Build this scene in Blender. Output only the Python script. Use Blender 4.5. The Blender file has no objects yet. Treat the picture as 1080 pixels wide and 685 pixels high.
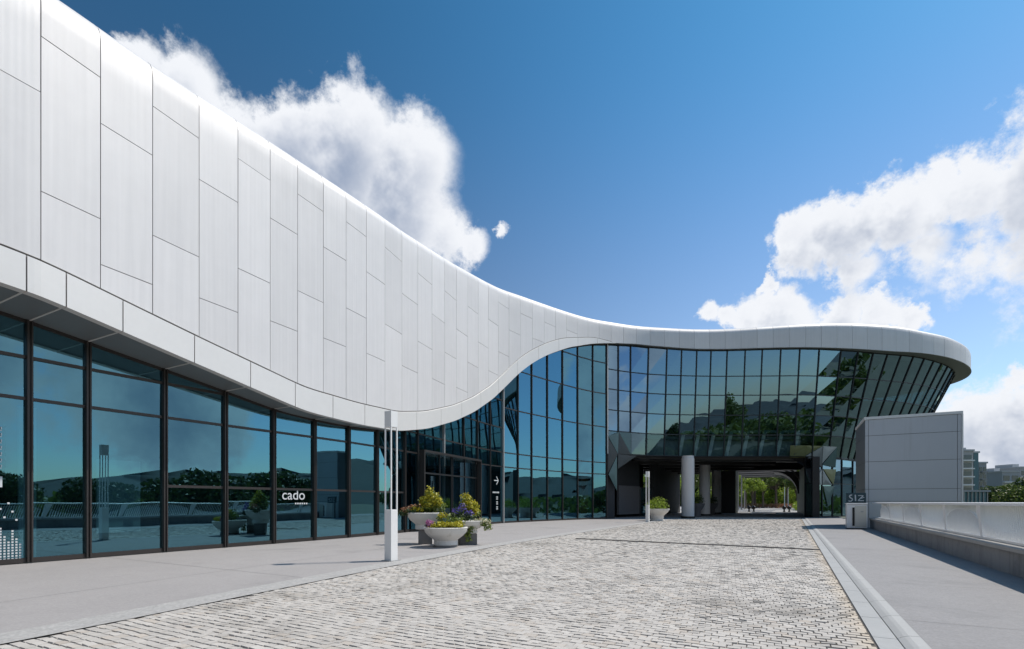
import bpy, bmesh, math, random
import numpy as np
from mathutils import Vector, Matrix

# ------------------------------------------------------------------ camera, sun, sky, exposure
S = bpy.context.scene
COL = S.collection
R = math.radians
EYE = 1.30                       # camera height in metres
F = 540.0                        # focal length in photo pixels (photo 1080 px wide), horizon at row 530
cam = bpy.data.cameras.new('camera'); cam_o = bpy.data.objects.new('camera', cam); COL.objects.link(cam_o)
cam.sensor_width = 36; cam.lens = 18.0; cam.shift_y = 187.5 / 1080; cam.clip_start = 0.05; cam.clip_end = 9000
cam_o.location = (0, 0, EYE); cam_o.rotation_euler = (R(90), 0, 0)
S.camera = cam_o
SUN_EL = R(55); SUN_AZ = math.atan2(0.957, 0.29)          # azimuth from +Y towards +X
SUN = Vector((math.sin(SUN_AZ) * math.cos(SUN_EL), math.cos(SUN_AZ) * math.cos(SUN_EL), math.sin(SUN_EL)))
sun = bpy.data.lights.new('sun', 'SUN'); sun.energy = 3.6; sun.angle = R(0.5); sun.color = (1.0, 0.925, 0.84)
sun_o = bpy.data.objects.new('sun', sun); COL.objects.link(sun_o)
sun_o.location = (30, 10, 60); sun_o.rotation_euler = SUN.to_track_quat('Z', 'Y').to_euler()
S.view_settings.view_transform = 'Standard'; S.view_settings.look = 'None'
S.view_settings.exposure = 0.25; S.view_settings.gamma = 1.0
S.view_settings.use_curve_mapping = False
S.render.engine = 'CYCLES'
S.cycles.max_bounces = 6; S.cycles.diffuse_bounces = 3; S.cycles.glossy_bounces = 4; S.cycles.transparent_max_bounces = 12
S.cycles.caustics_reflective = False; S.cycles.caustics_refractive = False

SKY_STRENGTH = 0.10
CLOUD_GAIN = 9.5
def node(nt, typ, ins=None, **props):
    n = nt.nodes.new(typ)
    for k, v in props.items(): setattr(n, k, v)
    for k, v in (ins or {}).items():
        s = n.inputs[k]
        if hasattr(v, 'is_output'): nt.links.new(v, s)
        else: s.default_value = v
    return n
def math_(nt, op, a, b=0.0, c=0.0, clamp=False):
    return node(nt, 'ShaderNodeMath', {0: a, 1: b, 2: c}, operation=op, use_clamp=clamp).outputs[0]
def vmath(nt, op, a, b=(0, 0, 0), out=0):
    return node(nt, 'ShaderNodeVectorMath', {0: a, 1: b}, operation=op).outputs[out]
def pdir(px, py):
    return Vector(((px - 540) / F, 1.0, (530 - py) / F))

# cumulus masses as soft balls on the sky, broken up by layered noise
BLOBS = [(140, 70, 36, 1), (192, 104, 48, 1), (250, 156, 56, 1), (312, 160, 60, 1.05), (372, 152, 62, 1.05), (428, 178, 58, 1), (425, 235, 66, 1.05), (350, 200, 60, 1.1),
         (462, 248, 38, 1), (488, 258, 28, 1), (524, 236, 12, .8),
         (850, 256, 32, .95), (898, 246, 36, 1), (952, 228, 40, 1), (1012, 210, 46, 1), (1078, 186, 58, 1), (1150, 165, 100, 1), (900, 286, 28, .7),
         (965, 268, 40, .55), (1030, 258, 44, .5), (1095, 250, 60, .45), (1150, 330, 80, .3),
         (738, 331, 19, 1), (760, 334, 20, 1), (782, 338, 26, 1), (830, 334, 31, 1), (882, 336, 32, 1), (930, 339, 25, 1), (964, 338, 16, 1), (816, 303, 11, .9),
         (1045, 440, 44, .85), (1074, 410, 28, .9), (1100, 450, 70, .9), (1005, 462, 44, .8)]
FAR_BLOBS = [((1.0, 0.05, .34), .16), ((1, -.25, .25), .18), ((.8, -.6, .42), .2), ((.55, -.8, .3), .2), ((.2, -1, .5), .22), ((1, .45, .5), .15),
             ((-.3, -1, .45), .22), ((.75, .25, .75), .16), ((1, -.05, .16), .12), ((.9, -.4, .12), .14), ((0.1, -1, .18), .2)]
def cloud_group(name, detail):
    g = bpy.data.node_groups.new(name, 'ShaderNodeTree')
    g.interface.new_socket('Dir', in_out='INPUT', socket_type='NodeSocketVector')
    g.interface.new_socket('Density', in_out='OUTPUT', socket_type='NodeSocketFloat')
    gi = g.nodes.new('NodeGroupInput'); go = g.nodes.new('NodeGroupOutput')
    d = gi.outputs[0]
    nz = node(g, 'ShaderNodeTexNoise', {'Vector': d, 'Scale': 8.5, 'Detail': detail, 'Roughness': .63, 'Lacunarity': 2.15})
    w = vmath(g, 'SUBTRACT', nz.outputs['Color'], (.5, .5, .5))
    w = node(g, 'ShaderNodeVectorMath', {0: w, 'Scale': .13}, operation='SCALE').outputs[0]
    dw = vmath(g, 'ADD', d, w)
    m = None
    def addb(c, r, k):
        nonlocal m
        dist = vmath(g, 'DISTANCE', dw, tuple(c), out='Value')
        v = math_(g, 'MULTIPLY_ADD', dist, -k / r, k)
        m = v if m is None else node(g, 'ShaderNodeMath', {0: m, 1: v, 2: .12}, operation='SMOOTH_MAX').outputs[0]
    for px, py, r, k in BLOBS:
        v = pdir(px, py); n = v.length; addb(v / n, 1.12 * r / F / n, k)
    for c, r in FAR_BLOBS: addb(Vector(c).normalized(), r, .9)
    m = math_(g, 'MAXIMUM', m, -1.2)
    s = math_(g, 'ADD', m, math_(g, 'MULTIPLY_ADD', nz.outputs['Fac'], 1.7, -.85))
    g.links.new(s, go.inputs[0])
    return g
W = bpy.data.worlds.new('World'); S.world = W; W.use_nodes = True
nt = W.node_tree; nt.nodes.clear()
wo = nt.nodes.new('ShaderNodeOutputWorld'); bg = nt.nodes.new('ShaderNodeBackground'); bg.inputs['Strength'].default_value = SKY_STRENGTH
nt.links.new(bg.outputs[0], wo.inputs[0])
sky = node(nt, 'ShaderNodeTexSky', sky_type='NISHITA', sun_disc=False, sun_elevation=SUN_EL, sun_rotation=SUN_AZ,
           altitude=200, air_density=1.0, dust_density=0.6, ozone_density=2.5)
tc = nt.nodes.new('ShaderNodeTexCoord'); D = tc.outputs['Generated']
sp = node(nt, 'ShaderNodeSeparateXYZ', {0: D})
def mapr(v, a, b, c, d): return node(nt, 'ShaderNodeMapRange', {'Value': v, 'From Min': a, 'From Max': b, 'To Min': c, 'To Max': d}, interpolation_type='SMOOTHSTEP').outputs[0]
red = mapr(sp.outputs['Z'], .22, .72, .96, .36); grn = mapr(sp.outputs['Z'], .15, .70, 1.02, .90); blu = mapr(sp.outputs['Z'], .15, .6, 1.02, 1.06); gain = mapr(sp.outputs['X'], -.62, .50, .66, 1.20)     # clear polarised air: deeper away from the sun and overhead
tint = node(nt, 'ShaderNodeCombineXYZ', {0: red, 1: grn, 2: blu}).outputs[0]
tint = node(nt, 'ShaderNodeVectorMath', {0: tint, 'Scale': gain}, operation='SCALE').outputs[0]
skyc = vmath(nt, 'MULTIPLY', sky.outputs[0], tint)
CG, CGL = cloud_group('cloud_density', 8.0), cloud_group('cloud_density_soft', 4.0)
def dens(v, grp):
    n = nt.nodes.new('ShaderNodeGroup'); n.node_tree = grp; nt.links.new(v, n.inputs[0]); return n.outputs[0]
d0 = dens(D, CG)
up = Vector((SUN.x * .45, 0, .9)).normalized()
d1 = dens(vmath(nt, 'ADD', D, tuple(up * .045)), CGL)
alpha = node(nt, 'ShaderNodeMapRange', {'Value': d0, 'From Min': .02, 'From Max': .42}, interpolation_type='SMOOTHSTEP').outputs[0]
occ = math_(nt, 'ADD', math_(nt, 'MULTIPLY', math_(nt, 'MAXIMUM', d1, 0), 1.0), math_(nt, 'MULTIPLY', math_(nt, 'MAXIMUM', d0, 0), .55))
lit = node(nt, 'ShaderNodeMapRange', {'Value': occ, 'From Min': .20, 'From Max': 1.75, 'To Min': 1, 'To Max': 0}, interpolation_type='SMOOTHSTEP').outputs[0]
cc = nt.nodes.new('ShaderNodeMix'); cc.data_type = 'RGBA'; nt.links.new(lit, cc.inputs[0])
cc.inputs[6].default_value = (.30 * CLOUD_GAIN, .36 * CLOUD_GAIN, .48 * CLOUD_GAIN, 1); cc.inputs[7].default_value = (.80 * CLOUD_GAIN, .82 * CLOUD_GAIN, .86 * CLOUD_GAIN, 1)
mx = nt.nodes.new('ShaderNodeMix'); mx.data_type = 'RGBA'
nt.links.new(alpha, mx.inputs[0]); nt.links.new(skyc, mx.inputs[6]); nt.links.new(cc.outputs[2], mx.inputs[7])
nt.links.new(mx.outputs[2], bg.inputs['Color'])
W.cycles.sampling_method = 'MANUAL'; W.cycles.sample_map_resolution = 512

# ------------------------------------------------------------------ helpers
rnd = random.Random(7)
A_ = Vector((0.4795, 0.8775, 0)); B_ = Vector((0.8775, -0.4795, 0))     # along the road, across it to the right
def uv(u, v, z=0.0): return A_ * u + B_ * v + Vector((0, 0, z))
ROAD_ROT = math.atan2(A_.y, A_.x)                                        # turns local x into "along the road"
def ground(px, py): Z = F * EYE / (py - 530); return Vector(((px - 540) * Z / F, Z, 0))
def at(px, py, Z): return Vector(((px - 540) * Z / F, Z, EYE + (530 - py) * Z / F))

class MB:
    """collects faces, then links them as ONE mesh object"""
    def __init__(s): s.v = []; s.f = []; s.m = []; s.uv = []
    def face(s, pts, m=0, uvs=None):
        i = len(s.v); s.v += [tuple(p) for p in pts]; s.f.append(tuple(range(i, i + len(pts)))); s.m.append(m)
        s.uv.append(uvs)
    def grid(s, rows, m=0, uvr=None, flip=False):
        for i in range(len(rows) - 1):
            for j in range(len(rows[i]) - 1):
                q = [rows[i][j], rows[i][j + 1], rows[i + 1][j + 1], rows[i + 1][j]]
                u = [uvr[i][j], uvr[i][j + 1], uvr[i + 1][j + 1], uvr[i + 1][j]] if uvr else None
                if flip: q.reverse(); u = u[::-1] if u else None
                s.face(q, m, u)
    def hexa(s, b, t, m=0):
        """b, t: four bottom and four top points in the same turning order"""
        s.face(list(reversed(b)), m); s.face(t, m)
        for i in range(4):
            j = (i + 1) % 4; s.face([b[i], b[j], t[j], t[i]], m)
    def box(s, c, size, rz=0.0, m=0, bev=0.0, top=1.0):
        x, y, z = [q / 2 for q in size]; M = Matrix.Rotation(rz, 3, 'Z'); c = Vector(c)
        def ring(zz, k, e=0): return [c + M @ Vector(((x - e) * sx * k, (y - e) * sy * k, zz)) for sx, sy in ((-1, -1), (1, -1), (1, 1), (-1, 1))]
        if bev <= 0: s.hexa(ring(-z, 1), ring(z, top), m); return
        rs = [ring(-z, 1, bev), ring(-z + bev, 1), ring(z - bev, top), ring(z, top, bev)]
        s.face(list(reversed(rs[0])), m); s.face(rs[3], m)
        for k in range(3):
            for i in range(4):
                j = (i + 1) % 4; s.face([rs[k][i], rs[k][j], rs[k + 1][j], rs[k + 1][i]], m)
    def bar(s, p, q, w, d, n=None, m=0):
        """square bar from p to q; n is the direction of its depth d"""
        p, q = Vector(p), Vector(q); a = (q - p).normalized()
        n = Vector(n) if n is not None else (Vector((0, 0, 1)) if abs(a.z) < .9 else Vector((0, 1, 0)))
        n = (n - a * n.dot(a)).normalized(); t = a.cross(n)
        o = [t * w / 2 * sx + n * d / 2 * sy for sx, sy in ((-1, -1), (1, -1), (1, 1), (-1, 1))]
        s.hexa([p + k for k in o], [q + k for k in o], m)
    def tube(s, pts, rad, seg=10, m=0, cap=True):
        pts = [Vector(p) for p in pts]; rings = []
        for i, p in enumerate(pts):
            a = (pts[min(i + 1, len(pts) - 1)] - pts[max(i - 1, 0)]).normalized()
            t = a.cross(Vector((0.31, .95, .1))).normalized(); b = a.cross(t); r = rad[i] if hasattr(rad, '__len__') else rad
            rings.append([p + (t * math.cos(k * 2 * math.pi / seg) + b * math.sin(k * 2 * math.pi / seg)) * r for k in range(seg)])
        for i in range(len(rings) - 1):
            for k in range(seg):
                l = (k + 1) % seg; s.face([rings[i][k], rings[i][l], rings[i + 1][l], rings[i + 1][k]], m)
        if cap: s.face(rings[0][::-1], m); s.face(rings[-1], m)
    def lathe(s, prof, c, seg=40, m=0):
        c = Vector(c)
        for (r0, z0), (r1, z1) in zip(prof, prof[1:]):
            for k in range(seg):
                a, b = k * 2 * math.pi / seg, (k + 1) * 2 * math.pi / seg
                s.face([c + Vector((r0 * math.cos(a), r0 * math.sin(a), z0)), c + Vector((r0 * math.cos(b), r0 * math.sin(b), z0)),
                        c + Vector((r1 * math.cos(b), r1 * math.sin(b), z1)), c + Vector((r1 * math.cos(a), r1 * math.sin(a), z1))], m)
    def build(s, name, mats, parent=None, smooth=False, origin=None, weld=True):
        me = bpy.data.meshes.new(name); o = Vector(origin) if origin is not None else Vector((0, 0, 0))
        me.from_pydata([(x - o.x, y - o.y, z - o.z) for x, y, z in s.v], [], s.f)
        for mt in (mats if isinstance(mats, (list, tuple)) else [mats]): me.materials.append(mt)
        me.polygons.foreach_set('material_index', s.m)
        if any(s.uv):
            lay = me.uv_layers.new(name='UVMap'); i = 0
            for f, u in zip(s.f, s.uv):
                for k in range(len(f)):
                    if u: lay.data[i].uv = u[k]
                    i += 1
        if weld:
            bm = bmesh.new(); bm.from_mesh(me); bmesh.ops.remove_doubles(bm, verts=bm.verts, dist=1e-5)
            bmesh.ops.recalc_face_normals(bm, faces=bm.faces); bm.to_mesh(me); bm.free()
        if smooth:
            me.polygons.foreach_set('use_smooth', [True] * len(me.polygons)); me.set_sharp_from_angle(angle=R(38))
        ob = bpy.data.objects.new(name, me); COL.objects.link(ob); ob.location = o
        if parent: put(ob, parent)
        return ob
def put(ob, parent):
    """parent without moving (parents here carry no rotation or scale when their parts are made)"""
    loc = Vector(ob.location); p = parent
    while p: loc -= Vector(p.location); p = p.parent
    ob.parent = parent; ob.location = loc
def tag(o, label=None, cat=None, group=None, kind=None):
    if label: o['label'] = label
    if cat: o['category'] = cat
    if group: o['group'] = group
    if kind: o['kind'] = kind
    return o
def empty(name, loc, label=None, cat=None, group=None):
    o = bpy.data.objects.new(name, None); COL.objects.link(o); o.location = loc; o.empty_display_size = .3
    return tag(o, label, cat, group)
def dup(root, loc, rz=None, label=None, sc=None):
    r = root.copy(); COL.objects.link(r); r.location = loc
    if rz is not None: r.rotation_euler = (0, 0, rz)
    if sc is not None: r.scale = sc if hasattr(sc, '__len__') else (sc, sc, sc)
    if label: r['label'] = label
    for ch in list(root.children):
        c = ch.copy(); COL.objects.link(c); c.parent = r
        for g in list(ch.children):
            d = g.copy(); COL.objects.link(d); d.parent = c
    return r

def mat(name, col, rough=.6, metal=0.0, var=None, bump=None, spec=.5, coord='Object', island=0.0, stain=None, streak=None):
    m = bpy.data.materials.new(name); m.use_nodes = True; t = m.node_tree
    p = t.nodes['Principled BSDF']; p.inputs['Roughness'].default_value = rough; p.inputs['Metallic'].default_value = metal
    p.inputs['Specular IOR Level'].default_value = spec
    c = node(t, 'ShaderNodeRGB'); c.outputs[0].default_value = (*col, 1); out = c.outputs[0]
    co = t.nodes.new('ShaderNodeTexCoord').outputs[coord]
    def scale_col(o, fac):
        return node(t, 'ShaderNodeVectorMath', {0: o, 'Scale': fac}, operation='SCALE').outputs[0]
    for sc, amt in (var or []):
        n = node(t, 'ShaderNodeTexNoise', {'Vector': co, 'Scale': sc, 'Detail': 5.0, 'Roughness': .6}).outputs['Fac']
        out = scale_col(out, math_(t, 'MULTIPLY_ADD', n, 2 * amt, 1 - amt))
    if island:
        rp = t.nodes.new('ShaderNodeNewGeometry').outputs['Random Per Island']
        out = scale_col(out, math_(t, 'MULTIPLY_ADD', rp, 2 * island, 1 - island))
    if stain:
        scol, ssc, lo, hi, mxf = stain
        n = node(t, 'ShaderNodeTexNoise', {'Vector': co, 'Scale': ssc, 'Detail': 6.0, 'Roughness': .65, 'Distortion': .4}).outputs['Fac']
        k = node(t, 'ShaderNodeMapRange', {'Value': n, 'From Min': lo, 'From Max': hi, 'To Max': mxf}, interpolation_type='SMOOTHSTEP').outputs[0]
        mm = t.nodes.new('ShaderNodeMix'); mm.data_type = 'RGBA'; t.links.new(k, mm.inputs[0]); t.links.new(out, mm.inputs[6]); mm.inputs[7].default_value = (*scol, 1)
        out = mm.outputs[2]
    if streak:                                                   # run-off marks drawn out downwards
        scol, ssc, amt = streak
        mp_ = node(t, 'ShaderNodeMapping', {'Vector': co, 'Scale': (ssc, ssc, ssc * .05)}).outputs[0]
        n = node(t, 'ShaderNodeTexNoise', {'Vector': mp_, 'Scale': 1.0, 'Detail': 6.0, 'Roughness': .7}).outputs['Fac']
        k = node(t, 'ShaderNodeMapRange', {'Value': n, 'From Min': .5, 'From Max': .72, 'To Max': amt}, interpolation_type='SMOOTHSTEP').outputs[0]
        mm = t.nodes.new('ShaderNodeMix'); mm.data_type = 'RGBA'; t.links.new(k, mm.inputs[0]); t.links.new(out, mm.inputs[6]); mm.inputs[7].default_value = (*scol, 1)
        out = mm.outputs[2]
    t.links.new(out, p.inputs['Base Color'])
    if bump:
        sc, st = bump
        n = node(t, 'ShaderNodeTexNoise', {'Vector': co, 'Scale': sc, 'Detail': 4.0}).outputs['Fac']
        b = node(t, 'ShaderNodeBump', {'Height': n, 'Strength': st, 'Distance': .02}); t.links.new(b.outputs[0], p.inputs['Normal'])
    return m
def leaf_mat(name, col, col2, trans=.25):
    m = bpy.data.materials.new(name); m.use_nodes = True; t = m.node_tree; t.nodes.clear()
    rp = t.nodes.new('ShaderNodeNewGeometry').outputs['Random Per Island']
    mm = t.nodes.new('ShaderNodeMix'); mm.data_type = 'RGBA'; t.links.new(rp, mm.inputs[0]); mm.inputs[6].default_value = (*col, 1); mm.inputs[7].default_value = (*col2, 1)
    d = node(t, 'ShaderNodeBsdfPrincipled', {'Base Color': mm.outputs[2], 'Roughness': .5})
    tr = node(t, 'ShaderNodeBsdfTranslucent', {'Color': mm.outputs[2]})
    ms = t.nodes.new('ShaderNodeMixShader'); ms.inputs[0].default_value = trans
    t.links.new(d.outputs[0], ms.inputs[1]); t.links.new(tr.outputs[0], ms.inputs[2])
    o = t.nodes.new('ShaderNodeOutputMaterial'); t.links.new(ms.outputs[0], o.inputs[0]); return m
def glass_mat(name, refl, tint, lo, hi, wav=.004):
    """coated facade glass: a tinted mirror coat over tinted see-through glass"""
    m = bpy.data.materials.new(name); m.use_nodes = True; t = m.node_tree; t.nodes.clear()
    co = t.nodes.new('ShaderNodeTexCoord').outputs['Object']
    n = node(t, 'ShaderNodeTexNoise', {'Vector': co, 'Scale': .55, 'Detail': 1.0}).outputs['Fac']
    b = node(t, 'ShaderNodeBump', {'Height': n, 'Strength': 1.0, 'Distance': wav})
    g = node(t, 'ShaderNodeBsdfGlossy', {'Color': (*refl, 1), 'Roughness': .0}); t.links.new(b.outputs[0], g.inputs['Normal'])
    tr = node(t, 'ShaderNodeBsdfTransparent', {'Color': (*tint, 1)})
    lw = node(t, 'ShaderNodeLayerWeight', {'Blend': .35})
    k = node(t, 'ShaderNodeMapRange', {'Value': lw.outputs['Facing'], 'To Min': lo, 'To Max': hi}).outputs[0]
    ms = t.nodes.new('ShaderNodeMixShader'); t.links.new(k, ms.inputs[0]); t.links.new(tr.outputs[0], ms.inputs[1]); t.links.new(g.outputs[0], ms.inputs[2])
    o = t.nodes.new('ShaderNodeOutputMaterial'); t.links.new(ms.outputs[0], o.inputs[0]); return m

def clad_mat():
    m = mat('white_metal_cladding', (.672, .66, .655), .5, .15, var=[(.35, .06), (2.2, .04)], spec=.3)
    t = m.node_tree; p = t.nodes['Principled BSDF']
    tc_ = t.nodes.new('ShaderNodeTexCoord').outputs['UV']
    w = node(t, 'ShaderNodeTexWave', {'Vector': tc_, 'Scale': 2.6, 'Distortion': 0.0, 'Detail': 0.0}, wave_type='BANDS', bands_direction='X').outputs['Fac']
    st = node(t, 'ShaderNodeMapping', {'Vector': tc_, 'Scale': (9.0, .22, 1)}).outputs[0]
    sn = node(t, 'ShaderNodeTexNoise', {'Vector': st, 'Scale': 1.0, 'Detail': 4.0}).outputs['Fac']
    b = node(t, 'ShaderNodeBump', {'Height': math_(t, 'ADD', w, math_(t, 'MULTIPLY', sn, .8)), 'Strength': .07, 'Distance': .010})
    t.links.new(b.outputs[0], p.inputs['Normal'])
    rp = t.nodes.new('ShaderNodeNewGeometry').outputs['Random Per Island']
    src = p.inputs['Base Color'].links[0].from_socket
    sc = node(t, 'ShaderNodeVectorMath', {0: src, 'Scale': math_(t, 'MULTIPLY_ADD', rp, .09, .945)}, operation='SCALE').outputs[0]
    k = node(t, 'ShaderNodeMapRange', {'Value': sn, 'From Min': .35, 'From Max': .7, 'To Min': .955, 'To Max': 1.01}).outputs[0]
    sc2 = node(t, 'ShaderNodeVectorMath', {0: sc, 'Scale': k}, operation='SCALE').outputs[0]
    t.links.new(sc2, p.inputs['Base Color'])
    t.links.new(math_(t, 'MULTIPLY_ADD', sn, .08, .46), p.inputs['Roughness'])
    return m
M = {}
M['clad'] = clad_mat()
M['joint'] = mat('dark_joint', (.14, .13, .125), .8)
M['fascia'] = mat('fascia_metal', (.72, .705, .68), .45, .2, var=[(1.2, .06), (9, .03)])
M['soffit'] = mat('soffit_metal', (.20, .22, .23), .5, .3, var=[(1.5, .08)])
M['roof'] = mat('roof_sheet', (.45, .46, .47), .6, var=[(1, .1)])
M['mullion'] = mat('bronze_mullion', (.062, .055, .052), .4, .6, var=[(4, .15)])
M['mullion_dark'] = mat('dark_mullion', (.03, .035, .04), .4, .5)
M['mullion_pale'] = mat('pale_mullion', (.42, .42, .41), .45, .5)
M['glass_low'] = glass_mat('blue_coated_glass', (.22, .50, .63), (.28, .48, .54), .42, .82)
M['glass_mid'] = glass_mat('blue_tall_glass', (.18, .42, .55), (.26, .46, .52), .38, .85)
M['glass_high'] = glass_mat('teal_coated_glass', (.30, .46, .60), (.26, .43, .47), .48, .9)
M['glass_band'] = glass_mat('clear_band_glass', (.30, .45, .52), (.62, .76, .80), .22, .8)
M['glass_door'] = glass_mat('clear_door_glass', (.3, .5, .6), (.45, .6, .65), .2, .8)
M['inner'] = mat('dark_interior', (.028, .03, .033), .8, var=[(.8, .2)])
M['inner_pale'] = mat('pale_interior_board', (.62, .68, .68), .7)
M['inner_grey'] = mat('grey_interior_wall', (.12, .117, .12), .8, var=[(2, .06)])
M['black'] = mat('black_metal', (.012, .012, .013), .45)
M['white'] = mat('white_paint', (.78, .78, .77), .35, var=[(6, .03)])
M['rail'] = mat('white_rail_paint', (.86, .86, .85), .4, .0, var=[(3, .06), (20, .04)])
M['panel'] = mat('grey_white_panel', (.52, .54, .575), .45, .25, var=[(1.2, .04)], streak=((.36, .36, .36), 3.0, .35))
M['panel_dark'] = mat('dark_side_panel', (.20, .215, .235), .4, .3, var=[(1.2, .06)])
M['conc'] = mat('parapet_concrete', (.30, .30, .30), .85, var=[(1.1, .18), (9, .1)], bump=(40, .3), stain=((.14, .14, .14), 1.3, .5, .75, .6), streak=((.15, .15, .145), 3.2, .7))
M['cap'] = mat('parapet_cap_stone', (.42, .40, .37), .8, var=[(2, .12), (14, .08)], bump=(50, .2))
M['planter'] = mat('white_stone_bowl', (.66, .64, .60), .7, var=[(3, .08), (25, .06)], bump=(60, .15), stain=((.36, .34, .28), 4, .55, .8, .7))
M['plinth'] = mat('grey_stone_plinth', (.20, .19, .18), .8, var=[(4, .2)], bump=(50, .3))
M['soil'] = mat('soil', (.035, .027, .02), .95, bump=(30, .6))
M['col'] = mat('pale_column_paint', (.62, .61, .60), .55, var=[(2, .05)])
M['marks'] = mat('white_lettering', (.62, .65, .66), .6)
M['film'] = glass_mat('clear_film', (.9, .9, .9), (.97, .98, .98), .0, .03, 0.0)
M['orange'] = mat('rust_red_display', (.55, .17, .075), .6, var=[(3, .35), (11, .2)])
M['bark'] = mat('bark', (.10, .075, .055), .9, var=[(6, .3)], bump=(25, .6))

# ------------------------------------------------------------------ setting: terrain, terrace, road, pavements
def strip(name, mt, us, vl, vr, z, kind='structure'):
    mb = MB(); rows = [[uv(u, l, z), uv(u, r, z)] for u, l, r in zip(us, vl, vr)]; mb.grid(rows); return tag(mb.build(name, mt), kind=kind)
def vedge(u):                                   # left edge of the setts, bending away from the facade
    return float(np.interp(u, [-40, -10, 1.85, 3.2, 7.9, 13, 18, 34, 60, 90], [-3.2, -5.2, -6.3, -6.45, -7.1, -7.6, -7.85, -7.9, -7.4, -6.6]))
M['grassland'] = mat('grass_and_scrub', (.115, .125, .085), .95, var=[(.02, .35), (.3, .3)])
mb = MB()
mb.face([(-6000, -6000, -4.2), (6000, -6000, -4.2), (6000, 6000, -4.2), (-6000, 6000, -4.2)]); tag(mb.build('terrain', M['grassland']), kind='structure')
M['terrace'] = mat('terrace_paving', (.36, .35, .34), .85, var=[(.25, .08), (3, .06)], bump=(60, .2))
mb = MB(); c = [(-75, -60), (190, -60), (190, 3.72), (-75, 3.72)]
mb.hexa([uv(u, v, -4.3) for u, v in c], [uv(u, v, -.012) for u, v in c]); tag(mb.build('terrace_ground', M['terrace']), kind='structure')
M['pave'] = mat('grey_granite_paving', (.345, .327, .319), .85, var=[(.22, .10), (1.1, .08), (7, .06), (18, .14), (45, .24)], bump=(160, .25), stain=((.22, .212, .208), .45, .52, .72, .65))
us = [-40 + i * 1.0 for i in range(96)]
strip('pavement', M['pave'], us, [-34] * len(us), [vedge(u) - .52 for u in us], 0.004)
M['band'] = mat('pale_edging_granite', (.40, .39, .375), .85, var=[(.5, .1), (7, .22), (28, .45)], bump=(150, .4))
strip('edging_strip', M['band'], us, [vedge(u) - .52 for u in us], [vedge(u) - .014 for u in us], 0.010)
M['jointbed'] = mat('sett_joint_sand', (.125, .11, .092), .95, var=[(.6, .3), (30, .3)])
strip('road_bed', M['jointbed'], us, [vedge(u) - .014 for u in us], [.68] * len(us), -0.010)

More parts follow.
